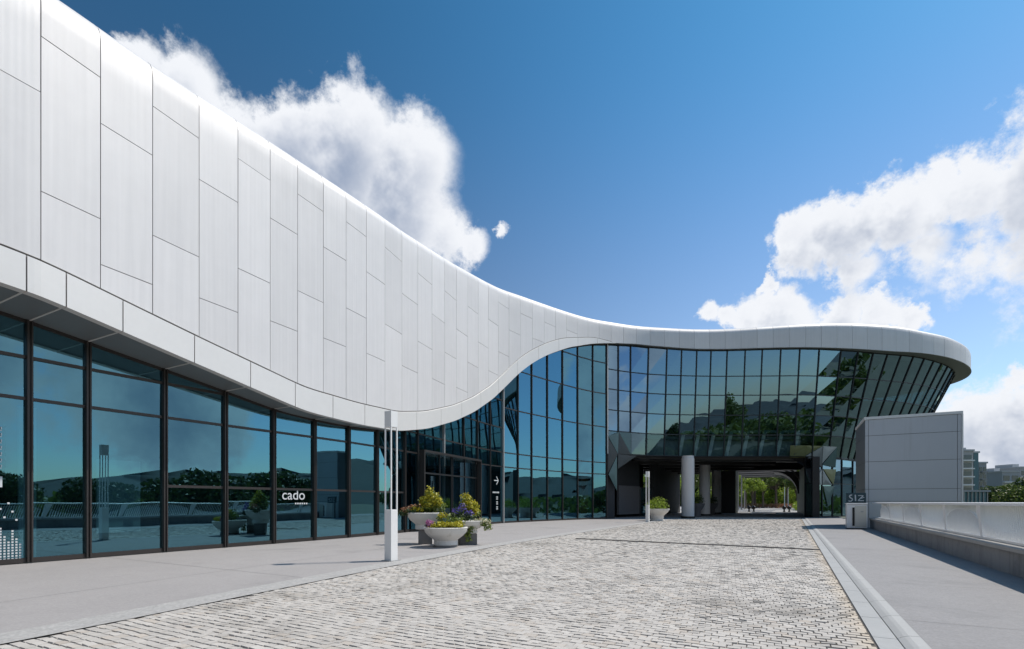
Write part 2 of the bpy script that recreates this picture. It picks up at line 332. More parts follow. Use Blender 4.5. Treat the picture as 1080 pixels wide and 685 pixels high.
M['slabjoint'] = mat('slab_joint', (.20, .195, .19), .9, var=[(2, .3)])
mb = MB()
for k in range(-4, 16):                                          # saw cuts across the left pavement every 4.5 m and one long cut
    u = k * 4.5 + 1.5; mb.face([uv(u, vedge(u) - .53, .0075), uv(u + .010, vedge(u) - .53, .0075), uv(u + .010, -34, .0075), uv(u, -34, .0075)])
for a, b in zip(us, us[1:]): mb.face([uv(a, vedge(a) - 2.6, .0075), uv(b, vedge(b) - 2.6, .0075), uv(b, vedge(b) - 2.61, .0075), uv(a, vedge(a) - 2.61, .0075)])
for k in range(-10, 22):                                         # and across the right walkway
    u = k * 3.0 + .8; mb.face([uv(u, 1.06, .0475), uv(u + .007, 1.06, .0475), uv(u + .007, 3.36, .0475), uv(u, 3.36, .0475)])
tag(mb.build('pavement_joints', M['slabjoint']), kind='structure')
def sett_field():
    """granite setts laid in running bond across the road"""
    r = np.random.RandomState(3); pu, pv = .097, .120
    C = []; row = 0; u = -1.0
    while u < 47:
        lo, hi = vedge(u) - .01, .665
        off = (row % 2) * .5 * pv + r.uniform(-.008, .008)
        vs = np.arange(lo + off - pv, hi + pv, pv)
        vs = vs + r.normal(0, .0035, len(vs)); edges = np.clip(vs, lo, hi); a, b = edges[:-1], edges[1:]; k = (b - a) > .035
        a, b = a[k], b[k]; n = len(a)
        wob = .012 * np.sin((a + b) * .9 + row * .35)
        C.append(np.stack([np.full(n, u) + wob, a, b, np.full(n, float(row))], 1)); u += pu; row += 1
    C = np.concatenate(C); n = len(C)
    g = r.uniform(.004, .0085, n); j = lambda s: r.normal(0, s, n)
    u0 = C[:, 0] + g * .8 + j(.0016); u1 = C[:, 0] + pu - g * .8 + j(.0016); v0 = C[:, 1] + g * .36 + j(.0016); v1 = C[:, 2] - g * .36 + j(.0016)
    z = j(.0016); tu, tv = j(.0018), j(.0018); ins = .004
    V = np.zeros((n, 8, 3)); A = np.array(A_); B = np.array(B_)
    for q, (uu, vv, du, dv) in enumerate(((u0, v0, 1, 1), (u1, v0, -1, 1), (u1, v1, -1, -1), (u0, v1, 1, -1))):
        V[:, q, :] = uu[:, None] * A + vv[:, None] * B; V[:, q, 2] = -.016
        V[:, 4 + q, :] = (uu + ins * du)[:, None] * A + (vv + ins * dv)[:, None] * B; V[:, 4 + q, 2] = .003 + z + tu * -du + tv * -dv
    fq = np.array([[4, 7, 6, 5], [0, 4, 5, 1], [1, 5, 6, 2], [2, 6, 7, 3], [3, 7, 4, 0]])
    fc = (np.arange(n)[:, None, None] * 8 + fq[None]).reshape(-1, 4)
    me = bpy.data.meshes.new('cobbled_road'); me.vertices.add(n * 8); me.vertices.foreach_set('co', V.reshape(-1))
    me.loops.add(fc.size); me.loops.foreach_set('vertex_index', fc.reshape(-1).astype(np.int32))
    me.polygons.add(len(fc)); me.polygons.foreach_set('loop_start', np.arange(0, fc.size, 4, dtype=np.int32)); me.polygons.foreach_set('loop_total', np.full(len(fc), 4, np.int32))
    me.polygons.foreach_set('use_smooth', np.zeros(len(fc), bool)); me.update(calc_edges=True); me.validate()
    m = mat('granite_setts', (.50, .468, .428), .82, var=[(.28, .16), (1.6, .13), (120, .16)], bump=(120, .10), island=.085, stain=((.20, .18, .155), .5, .53, .70, .62))
    t = m.node_tree; p = t.nodes['Principled BSDF']
    # warm rusty edging along the gutter and scattered warm stones
    rp = t.nodes.new('ShaderNodeNewGeometry').outputs['Random Per Island']
    k = node(t, 'ShaderNodeMapRange', {'Value': math_(t, 'FRACT', math_(t, 'MULTIPLY', rp, 37.0)), 'From Min': .8, 'From Max': 1.0, 'To Max': .45}).outputs[0]
    src = p.inputs['Base Color'].links[0].from_socket
    mm = t.nodes.new('ShaderNodeMix'); mm.data_type = 'RGBA'; t.links.new(k, mm.inputs[0]); t.links.new(src, mm.inputs[6]); mm.inputs[7].default_value = (.47, .39, .31, 1)
    # wind-blown sand dirties the row of setts along the gutter
    dv = node(t, 'ShaderNodeVectorMath', {0: t.nodes.new('ShaderNodeTexCoord').outputs['Object'], 1: tuple(B_)}, operation='DOT_PRODUCT').outputs['Value']
    nzz = node(t, 'ShaderNodeTexNoise', {'Vector': t.nodes.new('ShaderNodeTexCoord').outputs['Object'], 'Scale': 3.0, 'Detail': 4.0}).outputs['Fac']
    kk = node(t, 'ShaderNodeMapRange', {'Value': math_(t, 'MULTIPLY_ADD', nzz, .3, math_(t, 'ADD', dv, -.15)), 'From Min': .46, 'From Max': .66, 'To Max': .8}).outputs[0]
    m3 = t.nodes.new('ShaderNodeMix'); m3.data_type = 'RGBA'; t.links.new(kk, m3.inputs[0]); t.links.new(mm.outputs[2], m3.inputs[6]); m3.inputs[7].default_value = (.56, .47, .36, 1)
    t.links.new(m3.outputs[2], p.inputs['Base Color'])
    me.materials.append(m); o = bpy.data.objects.new('cobbled_road', me); COL.objects.link(o); tag(o, kind='structure')
sett_field()
us2 = [47 + i for i in range(60)]
M['farroad'] = mat('far_road_setts', (.34, .33, .315), .85, var=[(.5, .1), (6, .12)])
strip('road', M['farroad'], us2, [vedge(u) for u in us2], [.68] * len(us2), 0.0)
# gutter blocks, kerb and right-hand walkway
M['gutter'] = mat('gutter_concrete', (.37, .375, .37), .8, var=[(.9, .14), (12, .1)], bump=(80, .2))
mb = MB(); u = -6.0
while u < 48:
    L = 1.0; c4 = [(u + .006, .685), (u + L - .006, .685), (u + L - .006, .875), (u + .006, .875)]
    mb.hexa([uv(a, b, -.02) for a, b in c4], [uv(a, b, .004) for a, b in c4]); u += L
tag(mb.build('gutter', M['gutter']), kind='structure')
mb = MB(); u = -6.0
prof = [(.878, -.02), (.88, .012), (.93, .036), (.965, .046), (1.05, .048), (1.05, -.02)]
while u < 48:
    for (v0, z0), (v1, z1) in zip(prof, prof[1:]): mb.face([uv(u + .004, v0, z0), uv(u + .996, v0, z0), uv(u + .996, v1, z1), uv(u + .004, v1, z1)])
    mb.face([uv(u + .004, a, b) for a, b in prof]); u += 1.0
M['kerb'] = mat('kerb_granite', (.42, .42, .41), .8, var=[(1.5, .08), (40, .1)], bump=(90, .2))
tag(mb.build('kerb', M['kerb']), kind='structure')
M['walk'] = mat('walkway_granite', (.288, .280, .279), .85, var=[(.3, .08), (2, .07), (9, .06), (18, .14), (50, .26)], bump=(170, .3), stain=((.215, .212, .212), .7, .52, .72, .6))
us3 = [-40 + i for i in range(90)]
strip('walkway', M['walk'], us3, [1.055] * len(us3), [3.45] * len(us3), 0.044)
# drain slot crossing the setts
p0, p1 = ground(608, 568.6), ground(865, 580.4); p0.z = p1.z = .012
dd = (p1 - p0).normalized(); mb = MB(); L = (p1 - p0).length
mb.bar(p0, p1, .17, .02)
M['drain'] = mat('drain_iron', (.055, .05, .045), .7, var=[(5, .3)])
for i in range(int(L / .5)): mb.bar(p0 + dd * (i * .5) + Vector((0, 0, .012)), p0 + dd * (i * .5 + .46) + Vector((0, 0, .012)), .02, .006)
tag(mb.build('drain_channel', M['drain']), kind='structure')

# hills behind and to the right (seen in the glass)
M['hill'] = mat('wooded_hill', (.045, .060, .055), .95, var=[(.01, .3), (.06, .35)], bump=(.2, 1.0))
mb = MB(); rows = []
for i in range(90):
    az = R(58 + i * 2.6); x0, y0 = math.sin(az), math.cos(az); row = []
    for k in range(9):
        d = 650 + k * 150; h = [0, .25, .5, .72, .88, .97, 1, .92, .6][k]
        n = 74 + 26 * math.sin(i * .21 + 1) + 16 * math.sin(i * .53 + k * .3) + 7 * math.sin(i * 1.7 + k) + 5 * math.sin(i * 3.9 + 2 * k)
        row.append((x0 * d, y0 * d, -4.5 + max(12, n) * h * (1 - .72 * min(1, max(0, (i - 16) / 9)))))
    rows.append(row)
mb.grid(rows); tag(mb.build('hills', M['hill'], smooth=True), kind='structure')

# ------------------------------------------------------------------ plan curves of the museum building
GP = [(-27, -24), (-22.5, -14), (-18.2, -4), (-15.4, 1.5), (-12.85, 6.2), (-10.52, 10.52), (-9.05, 13.2), (-7.3, 16.25), (-5.98, 18.75), (-4.75, 21.7), (-2.85, 26.9),
      (-.61, 31.7), (2.3, 35.4), (5.2, 38.5), (7.5, 40.25), (10, 41.5), (13, 42.2), (17, 42.5), (21, 42.4), (25, 42.35), (31, 43.1), (35.8, 44.5), (39.8, 46.6), (42.7, 49.2),
      (44.3, 52), (44.5, 55), (43.4, 58), (39.8, 61.5), (34.3, 64.1), (27.6, 65.5), (24, 65.7)]
def catmull(P, n=24):
    P = [np.array(p, float) for p in P]; P = [2 * P[0] - P[1]] + P + [2 * P[-1] - P[-2]]; out = []
    for i in range(1, len(P) - 2):
        for k in range(n):
            t = k / n; a, b, c, d = P[i - 1:i + 3]
            out.append(.5 * ((2 * b) + (-a + c) * t + (2 * a - 5 * b + 4 * c - d) * t * t + (-a + 3 * b - 3 * c + d) * t ** 3))
    out.append(P[-2]); return np.array(out)
GC = catmull(GP); seg = np.linalg.norm(np.diff(GC, axis=0), axis=1); GS = np.concatenate([[0], np.cumsum(seg)]); SMAX = GS[-1]
def gp(s): return Vector((np.interp(s, GS, GC[:, 0]), np.interp(s, GS, GC[:, 1]), 0))
def gn(s):
    d = gp(min(s + .4, SMAX)) - gp(max(s - .4, 0)); return Vector((d.y, -d.x, 0)).normalized()
_px = 540 + F * GC[:, 0] / np.maximum(GC[:, 1], .5)
_i0 = int(np.argmin(np.abs(GC[:, 1] - 3.0))); _i1 = int(np.argmax(_px * (GC[:, 1] > 3)))
def s_of(px): return float(np.interp(px, _px[_i0:_i1 + 1], GS[_i0:_i1 + 1]))
S640 = s_of(640)
def tab(pairs): xs = [a for a, _ in pairs]; ys = [b for _, b in pairs]; return lambda s: float(np.interp(s, xs, ys))
s0 = s_of(0)
off = tab([(0, 1.9), (s0, 1.75), (s_of(172), 1.35), (s_of(300), .95), (s_of(420), .5), (s_of(520), .38), (s_of(860), .4), (s_of(940), .75), (s_of(985), 1.05), (SMAX, 1.05)])
def wp(s, e=0.0): return gp(s) + gn(s) * (off(s) + e)
# stations of the outer skin against photo columns
_ss = np.linspace(0, SMAX, 700); _wx = np.array([[*wp(s)[:2]] for s in _ss]); _wpx = 540 + F * _wx[:, 0] / np.maximum(_wx[:, 1], .5)
_k0 = int(np.argmin(np.abs(_wx[:, 1] - 3.0))); _k1 = int(np.argmax(_wpx * (_wx[:, 1] > 3)))
def ws_of(px): return float(np.interp(px, _wpx[_k0:_k1 + 1], _ss[_k0:_k1 + 1]))
def wz(px, py): s = ws_of(px); return s, EYE + (530 - py) * wp(s).y / F
def smooth_tab(pts, pre, post, width):
    f = tab(pre + sorted(pts) + post); g = np.linspace(0, SMAX, 900); y = np.array([f(s) for s in g]); k = max(1, int(width / (SMAX / 900)))
    ker = np.hanning(2 * k + 3); ker /= ker.sum(); yp = np.pad(y, k + 1, mode='edge'); y = np.convolve(yp, ker, 'valid'); return lambda s: float(np.interp(s, g, y))
_top = [wz(x, y) for x, y in [(50, -22), (106, 17), (160, 58), (210, 90), (250, 117), (290, 144), (330, 171), (370, 199), (410, 227), (450, 255), (500, 286), (550, 309), (600, 327), (650, 338.5), (700, 344),
                              (740, 346), (780, 345), (800, 343.5), (840, 341), (870, 339.5), (900, 339.5), (950, 343)]]
s_end = ws_of(975)
ztop = smooth_tab(_top, [(0, _top[0][1] - 1.8), (s0 - 6, _top[0][1] - .7)], [(s_end, 15.85), (s_end + 9, 15.5), (s_end + 20, 15.3), (SMAX, 15.6)], 1.6)
_bot = [(s0, 5.22), (s_of(193), 4.66), (s_of(300), 4.12), (s_of(360), 4.05)] + [wz(x, y) for x, y in [(420, 455), (450, 452.5), (480, 444), (500, 434.5), (520, 420.5), (534, 407), (548, 393), (562, 382.5), (578, 374),
        (600, 366.5), (625, 362.5), (645, 362), (670, 363), (700, 366), (735, 368.5), (770, 368.5), (820, 367), (870, 367), (905, 368.5), (940, 371)]]
zbot = smooth_tab(_bot, [(0, 6.3), (s0 - 8, 5.75)], [(s_end, 13.85), (s_end + 9, 13.6), (s_end + 20, 13.5), (SMAX, 13.8)], 1.1)
def slope(s): return (zbot(min(s + .5, SMAX)) - zbot(max(s - .5, 0))) / 1.0
def hfas(s):
    h = tab([(0, .68), (s_of(193), .66), (s_of(330), .72), (s_of(420), .74), (S640 - 6, .72), (S640 - 1.5, .4), (S640 + .6, .0), (SMAX, 0)])(s)
    return h * math.sqrt(1 + min(slope(s) ** 2, 2.2))

museum = empty('museum_building', gp(s0), 'long curved building with white metal wall over blue glass and a rounded glass end', 'building')
# --- fascia border
mb = MB(); step = 2.25; s = .2; fj = []
# the joints near the camera line up with the glass mullions below
FJ = [s_of(-48), s_of(-12), s_of(30), s_of(92), s_of(173), s_of(237), s_of(288), s_of(331), s_of(367), s_of(397), s_of(428)]
FJ = [FJ[0] - 2.1 * k for k in range(9, 0, -1)] + FJ + [FJ[-1] + 2.3 * k for k in range(1, 14)]
FJ = [q for q in FJ if 0 < q < S640 + .5] + [S640 + .6]
for a, b in zip(FJ, FJ[1:]):
    n = 6; ss = [a + .012 + (b - a - .024) * k / n for k in range(n + 1)]
    lo = [wp(q, .05) + Vector((0, 0, zbot(q))) for q in ss]; hi = [wp(q, .05) + Vector((0, 0, zbot(q) + hfas(q))) for q in ss]
    li = [wp(q, -.16) + Vector((0, 0, zbot(q))) for q in ss]; hi2 = [wp(q, -.04) + Vector((0, 0, zbot(q) + hfas(q) + .035)) for q in ss]
    mb.grid([li, lo, hi, hi2])
    for k in (0, -1): mb.face([li[k], lo[k], hi[k], hi2[k]])
mb.build('fascia', M['fascia'], museum)
mb = MB()
ss = np.linspace(0, S640 + .6, 220)
mb.grid([[wp(q, .015) + Vector((0, 0, zbot(q) + .015)) for q in ss], [wp(q, .015) + Vector((0, 0, zbot(q) + hfas(q) * .97)) for q in ss]])
mb.build('fascia_backing', M['joint'], museum)
# --- soffit
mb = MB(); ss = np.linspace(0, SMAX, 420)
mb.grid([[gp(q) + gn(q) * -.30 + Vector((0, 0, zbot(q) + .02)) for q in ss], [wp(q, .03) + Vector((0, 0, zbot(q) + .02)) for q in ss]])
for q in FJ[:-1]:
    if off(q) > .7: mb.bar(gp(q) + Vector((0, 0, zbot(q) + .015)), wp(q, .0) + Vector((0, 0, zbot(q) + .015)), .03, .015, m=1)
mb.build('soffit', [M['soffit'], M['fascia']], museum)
# --- white cladding: staggered panels with open joints over a dark backing
seam0 = ws_of(43); seam_px = [43, 106, 161, 210, 251, 285, 314, 341, 365, 386.5, 406, 424]
seams = [ws_of(x) for x in seam_px]; dsm = 1.30
seams = [seams[0] - dsm * k for k in range(int(seams[0] / dsm), 0, -1)] + seams
k0 = len(seams) - len(seam_px)
while seams[-1] + dsm < SMAX: seams.append(seams[-1] + dsm)
RTOP = .5
def clad_pt(q, z, e=0.0):
    zt = ztop(q); zr = zt - RTOP
    if z <= zr: return wp(q, e) + Vector((0, 0, z))
    t = (z - zr) / RTOP * 1.5708                               # the rim rolls back into the roof (arc-length parameter)
    if t <= 1.5708: return wp(q, e - RTOP * (1 - math.cos(t))) + Vector((0, 0, zr + RTOP * math.sin(t)))
    return wp(q, e - RTOP - (t - 1.5708) * 1.0) + Vector((0, 0, zt + (t - 1.5708) * .03))
def panel(mb, sa, sb, za, zb_, gap=.0085, m=0, e=0.0):
    """za, zb_: functions of s giving the panel's lower and upper edge"""
    n = 3; ss = [sa + gap + (sb - sa - 2 * gap) * k / n for k in range(n + 1)]; cols = []; us_ = []
    for q in ss:
        lo, hi = za(q) + gap, zb_(q) - gap
        hi = max(hi, lo + .004)
        zr = ztop(q) - RTOP
        if hi > zr + .02: zs = [lo + (zr - lo) * k / 3 for k in range(3)] + [zr + (hi - zr) * k / 9 for k in range(10)]
        else: zs = [lo + (hi - lo) * k / 4 for k in range(5)]
        cols.append([clad_pt(q, z, e) for z in zs]); us_.append([(q, z) for z in zs])
    if len({len(c) for c in cols}) > 1 or max((c[-1] - c[0]).length for c in cols) < .06: return
    mb.grid(cols, m, us_)
    for c_, q in ((cols[0], ss[0]), (cols[-1], ss[-1])):
        nn = gn(q) * -.03; mb.grid([c_, [p + nn for p in c_]], m, [[(q, 0)] * len(c_)] * 2)
    for kk in (0, -1):
        l = [c[kk] for c in cols]; mb.grid([l, [p + gn(q) * -.03 for p, q in zip(l, ss)]], m, [[(0, 0)] * len(l)] * 2)
mb = MB(); back = MB()
for j, (sa, sb) in enumerate(zip(seams, seams[1:])):
    k = j - k0
    z0 = (10.17 + .09 * k) if k % 2 == 0 else (9.16 + .06 * k)
    z0 += rnd.uniform(-.05, .05) if abs(k) > 5 else 0
    low = lambda q: zbot(q) + hfas(q) + (.05 if hfas(q) > .02 else .0)
    top = lambda q: ztop(q) + RTOP * .9
    cuts = [z0 + 2.95 * i for i in range(-4, 4)]
    mn = min(low(sa), low(sb)); mxz = min(ztop(sa), ztop(sb)) - RTOP - .35
    cuts = [c_ for c_ in cuts if mn + .3 < c_ < mxz] if sb < S640 + 4 else []
    lv = [None] + cuts + [None]
    for a, b in zip(lv, lv[1:]):
        za = low if a is None else (lambda q, a=a: max(a, low(q)))
        zb_ = top if b is None else (lambda q, b=b: max(min(b, top(q)), low(q) + .0))
        panel(mb, sa, sb, za, zb_, e=rnd.uniform(-.003, .003))
ob = mb.build('cladding', M['clad'], museum, smooth=True)
ss = np.linspace(seams[0], seams[-1], 420); rows = []
for fz in [0, .33, .66, 1.0]: rows.append([wp(q, -.03) + Vector((0, 0, zbot(q) + .02 + (ztop(q) - RTOP - zbot(q) - .02) * fz)) for q in ss])
for t in range(1, 7): rows.append([clad_pt(q, ztop(q) - RTOP + RTOP * .9 * t / 3.0 * .82, -.03) - Vector((0, 0, .02)) for q in ss])
mb = MB(); mb.grid(rows); mb.build('cladding_backing', M['joint'], museum)
# bright wedge where the fascia ledge dies into the rim
# --- roof and rear walls
BK = catmull([(-45, -20), (-36, 0), (-27, 18), (-19, 33), (-9, 48), (2, 59), (12, 64.5), (18, 65.8), (24, 66)], 12)
bl = np.linspace(0, 1, len(BK)); se = s_of(870)
def back_pt(s):
    if s <= se: t = s / se; return Vector((np.interp(t, bl, BK[:, 0]), np.interp(t, bl, BK[:, 1]), 0))
    t = min(1, (s - se) / (SMAX - se)); return Vector((24 + 14 * math.sin(t * math.pi) * .9, 66 - 12 * math.sin(t * math.pi / 2) * (1 - t) * 1.0, 0))
mb = MB(); ss = np.linspace(0, SMAX, 260)
rim = [wp(q, -1.0) + Vector((0, 0, ztop(q) - .12)) for q in ss]; inner = [gp(q) * .55 + back_pt(q) * .45 for q in ss]
cen = [Vector((p.x, p.y, ztop(q) - .9)) for p, q in zip(inner, ss)]; bk = [back_pt(q) + Vector((0, 0, ztop(q) - 1.2)) for q in ss]
mb.grid([rim, cen, bk]); mb.build('roof', M['roof'], museum, smooth=True)
mb = MB(); ss = np.linspace(0, s_of(655), 60)
mb.grid([[back_pt(q) + Vector((0, 0, 0)) for q in ss], [back_pt(q) + Vector((0, 0, ztop(q) - 1.2)) for q in ss]])
ss = np.linspace(s_of(655), se, 30)
mb.grid([[back_pt(q) + Vector((0, 0, 5.12)) for q in ss], [back_pt(q) + Vector((0, 0, ztop(q) - 1.2)) for q in ss]])
e0 = gp(0); e1 = back_pt(0); mb.face([e0, e1, e1 + Vector((0, 0, 9)), e0 + Vector((0, 0, 9))])
mb.build('rear_wall', M['panel'], museum)

# --- interiors behind the glass
TUN_L = s_of(651); TUN_R = s_of(856)
mb = MB(); ss = np.linspace(0, s_of(646), 120)
mb.grid([[gp(q) + gn(q) * -.12 + Vector((0, 0, .02)) for q in ss], [gp(q) + gn(q) * -7.0 + Vector((0, 0, .02)) for q in ss]])
mb.grid([[gp(q) + gn(q) * -7.0 + Vector((0, 0, .02)) for q in ss], [gp(q) + gn(q) * -7.0 + Vector((0, 0, ztop(q) - 1.5)) for q in ss]])
mb.grid([[gp(q) + gn(q) * -.32 + Vector((0, 0, min(zbot(q) + .05, 13))) for q in ss], [gp(q) + gn(q) * -7.0 + Vector((0, 0, min(zbot(q) + .05, 13))) for q in ss]])
mb.build('interior_shell', mat('pale_grey_interior', (.13, .145, .15), .8, var=[(.8, .25)]), museum)
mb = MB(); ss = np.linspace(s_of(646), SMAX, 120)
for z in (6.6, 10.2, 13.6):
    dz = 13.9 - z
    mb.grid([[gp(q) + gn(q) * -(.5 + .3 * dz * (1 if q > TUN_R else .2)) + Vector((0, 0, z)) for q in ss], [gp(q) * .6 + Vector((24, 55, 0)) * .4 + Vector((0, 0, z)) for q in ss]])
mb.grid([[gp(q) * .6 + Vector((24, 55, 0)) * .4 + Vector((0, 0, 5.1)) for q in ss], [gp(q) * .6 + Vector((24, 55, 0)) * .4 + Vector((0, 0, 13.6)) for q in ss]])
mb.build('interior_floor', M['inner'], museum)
for px, w, zl, zh in ((137, .95, .55, 2.35), (40, .3, 0, 3.4)):
    q = s_of(px); mb = MB(); c = gp(q) - gn(q) * .55; mb.box((c.x, c.y, (zl + zh) / 2), (w, .05, zh - zl), math.atan2(gn(q).x, -gn(q).y)); mb.build('interior_board', M['inner_pale'], museum)
q = s_of(620); mb = MB(); c = gp(q) - gn(q) * .45; mb.box((c.x, c.y, 1.75), (.95, .12, 3.3), math.atan2(gn(q).x, -gn(q).y), bev=.02)
mb.build('red_display_panel', M['orange'], museum)

# --- curtain walls
def lean(s): return tab([(0, 0), (s_of(664), 0), (s_of(690), .06), (s_of(760), .085), (s_of(862), .10), (s_of(905), .22), (s_of(940), .40), (s_of(990), .45), (SMAX, .42)])(s)
def fp(s, z, e=0.0):
    zz = max(z, 5.1); o = -lean(s) * (13.9 - zz) if s > S640 else 0
    return gp(s) + gn(s) * (o + e) + Vector((0, 0, z))
def curtain(sl, zs, z0, ztf, gmat, mmat, mw, md, tw=.05, pale=(), jit=.004, low=None):
    """one frame per bay (its left mullion, transoms, sill and head) that carries the bay's glass"""
    N_ = len(sl)
    for i in range(N_):
        a = sl[i]; fr = MB(); pz = sorted({z0, min(6.95, ztf(a)), ztf(a)}); pl = i in pale; w_, d_ = (mw, md) if not pl else (max(mw * 1.5, .09), md * 1.6)
        mi = 1 if pl else 0
        for z_a, z_b in zip(pz, pz[1:]):
            if z_b - z_a > .02: fr.bar(fp(a, z_a, .02), fp(a, z_b, .02), w_, d_, gn(a), mi)
        if mw > .1:                                            # deep near mullions: two fins with a shadow gap
            t_ = Vector((-gn(a).y, gn(a).x, 0))
            for s_ in (-1, 1): fr.bar(fp(a, z0, md / 2 + .035) + t_ * s_ * .034, fp(a, ztf(a), md / 2 + .035) + t_ * s_ * .034, .03, .04, gn(a))
        gb = None
        if i < N_ - 1:
            b = sl[i + 1]; gb = MB(); ta, tb = ztf(a), ztf(b); lo = z0
            zz = [z for z in zs(i) if z0 + .2 < z < max(ta, tb) - .1]
            for z in zz + [None]:
                ha = ta if z is None else min(z, ta); hb = tb if z is None else min(z, tb); la, lb = min(lo, ta), min(lo, tb)
                t0, t1, t2 = [rnd.uniform(-jit, jit) for _ in range(3)]
                if max(ha - la, hb - lb) > .03:
                    pts = [fp(a, la, t0), fp(b, lb, t1), fp(b, hb, t2)]
                    if ha - la > .001: pts.append(fp(a, ha, t0 + t2 - t1))
                    gb.face(pts, 1 if low and lo == z0 else 0)
                if z is not None and min(ha, hb) >= z - .001: fr.bar(fp(a, z, .015), fp(b, z, .015), tw, .07)
                elif z is not None:                             # the transom stops where the roof edge cuts it
                    q, o_ = (a, b) if ha >= z - .001 else (b, a); f = 0
                    for kk in range(1, 41):
                        w2 = q + (o_ - q) * kk / 40
                        if ta + (tb - ta) * ((w2 - a) / (b - a)) < z: break
                        f = kk / 40
                    if f > .05: fr.bar(fp(q, z, .015), fp(q, z, .015).lerp(fp(o_, z, .015), f), tw, .07)
                lo = z if z is not None else lo
            fr.bar(fp(a, z0 + .04, .01), fp(b, z0 + .04, .01), .08, .1); fr.bar(fp(a, ta - .03, .01), fp(b, tb - .03, .01), .06, .08)
        f_o = fr.build('window_frame', [mmat, M['mullion_pale']], museum)
        if gb and gb.f: gb.build('window_glass', [gmat, low or gmat], f_o)
SL = [s_of(x) for x in (-48, -12, 30, 92, 173, 237, 288, 331, 367, 397, 426)]
SL = [SL[0] - 2.3 * k for k in range(7, 0, -1)] + SL; nb = 7
zrow = lambda i: ([1.72, 3.5, 4.38] if i - nb >= 4 else [3.5, 4.38, 5.3])
top_low = lambda s: zbot(s) + .015
curtain(SL, zrow, .03, top_low, M['glass_low'], M['mullion'], .104, .09, tw=.035)
ML = [s_of(x) for x in (426.5, 440, 467, 488.5, 503, 516.5, 530, 546, 560.5, 577, 593, 609, 625, 639.6)]
curtain(ML, lambda i: [3.5, 4.4, 7.2, 9.8, 12.2] if i > 5 else [3.5, 4.4, 5.9, 7.6], .03, top_low, M['glass_mid'], M['mullion'], .055, .12, tw=.035, pale=(2, 6))
UP = [s_of(x) for x in (640, 652, 665, 684, 703.5, 719, 735, 750, 767, 786, 804, 823.5, 843.5, 864, 887, 905)]
st = 1.45; q = UP[-1]
while q + st < SMAX - 1: q += st; UP.append(q)
curtain(UP, lambda i: [6.95, 8.6, 10.24, 11.8], 5.12, top_low, M['glass_high'], M['mullion_dark'], .07, .12, tw=.045, pale=(0,), jit=.0022, low=M['glass_band'])
# ground floor glass right of the drive-through, round to the far mouth of the passage
s_mouth = max(q_ for q_ in np.linspace(s_of(990), SMAX, 400) if gp(q_).dot(B_) > 1.9)
GF = [s_of(x) for x in (856, 864, 878, 893, 908)]; q = GF[-1]
while q + 2.4 < s_mouth: q += 2.4; GF.append(q)
curtain(GF, lambda i: [2.9], .05, lambda s: 5.08, M['glass_high'], M['mullion_dark'], .07, .12)
# facets: folded triangular panels framing the mouth of the passage
FM = [mat('facet_olive', (.13, .14, .06), .2, .2), mat('facet_grey', (.16, .18, .20), .2, .4), mat('facet_teal', (.07, .13, .14), .2, .3), mat('facet_dark', (.03, .04, .045), .3), mat('facet_pale', (.30, .33, .35), .25, .3), M['black']]
def fa(px, z, e=.10): s_ = s_of(px); return fp(s_, z, e)
tris = [((838, 6.08), (856, 6.08), (838, 5.05), 0), ((856, 6.08), (856, 5.05), (838, 5.05), 0), ((856, 6.08), (877, 6.08), (856, 5.25), 0), ((877, 6.08), (877, 4.3), (856, 5.2), 1),
        ((877.5, 6.08), (897, 6.08), (877.5, 4.6), 4), ((897, 6.08), (897, 4.3), (878, 4.5), 2), ((856.5, 4.15), (877, 4.15), (863, 2.85), 1), ((877, 4.1), (877, 2.78), (864, 2.78), 4),
        ((878, 4.15), (878, 2.78), (892, 2.78), 1), ((879, 4.15), (898, 4.15), (894, 2.78), 0), ((879, 2.7), (896, 2.7), (886, .9), 2),
        ((640.5, 6.4), (651, 5.15), (640.5, 3.6), 3), ((640.5, 6.5), (652, 6.9), (651, 5.15), 2), ((652, 6.9), (651, 5.15), (665, 5.15), 3), ((652, 6.9), (665, 6.9), (665, 5.15), 2), ((641, 3.5), (650, 5.0), (650, 2.2), 2), ((651, 5.12), (673, 5.12), (651, 3.95), 3), ((839, 5.04), (877, 4.28), (857, 4.2), 5), ((839, 5.04), (856, 5.12), (877, 4.3), 5)]
for i, (a, b, c, m_) in enumerate(tris):
    mb = MB(); P3 = [fa(*a, .085), fa(*b, .085), fa(*c, .085)]; cen3 = (P3[0] + P3[1] + P3[2]) / 3; P3 = [cen3 + (p - cen3) * .985 for p in P3]
    ap = cen3 + gn(s_of(a[0])) * .012
    Q = [p - gn(s_of(a[0])) * .05 for p in P3]
    for k in range(3): mb.face([P3[k], P3[(k + 1) % 3], ap]); mb.face([P3[k], P3[(k + 1) % 3], Q[(k + 1) % 3], Q[k]])
    mb.build('facet_panel', FM[m_], museum)

# --- drive-through passage
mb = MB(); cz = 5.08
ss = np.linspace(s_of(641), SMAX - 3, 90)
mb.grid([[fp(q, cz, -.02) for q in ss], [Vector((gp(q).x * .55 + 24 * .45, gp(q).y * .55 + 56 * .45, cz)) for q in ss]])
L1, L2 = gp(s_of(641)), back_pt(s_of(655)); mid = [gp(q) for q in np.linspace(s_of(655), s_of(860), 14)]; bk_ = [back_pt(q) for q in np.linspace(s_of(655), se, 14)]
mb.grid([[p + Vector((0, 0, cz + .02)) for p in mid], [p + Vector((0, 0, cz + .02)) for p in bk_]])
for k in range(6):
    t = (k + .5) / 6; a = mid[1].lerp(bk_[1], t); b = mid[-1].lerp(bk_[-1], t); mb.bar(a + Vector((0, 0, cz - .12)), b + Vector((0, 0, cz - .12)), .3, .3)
mb.build('passage_ceiling', M['black'], museum)
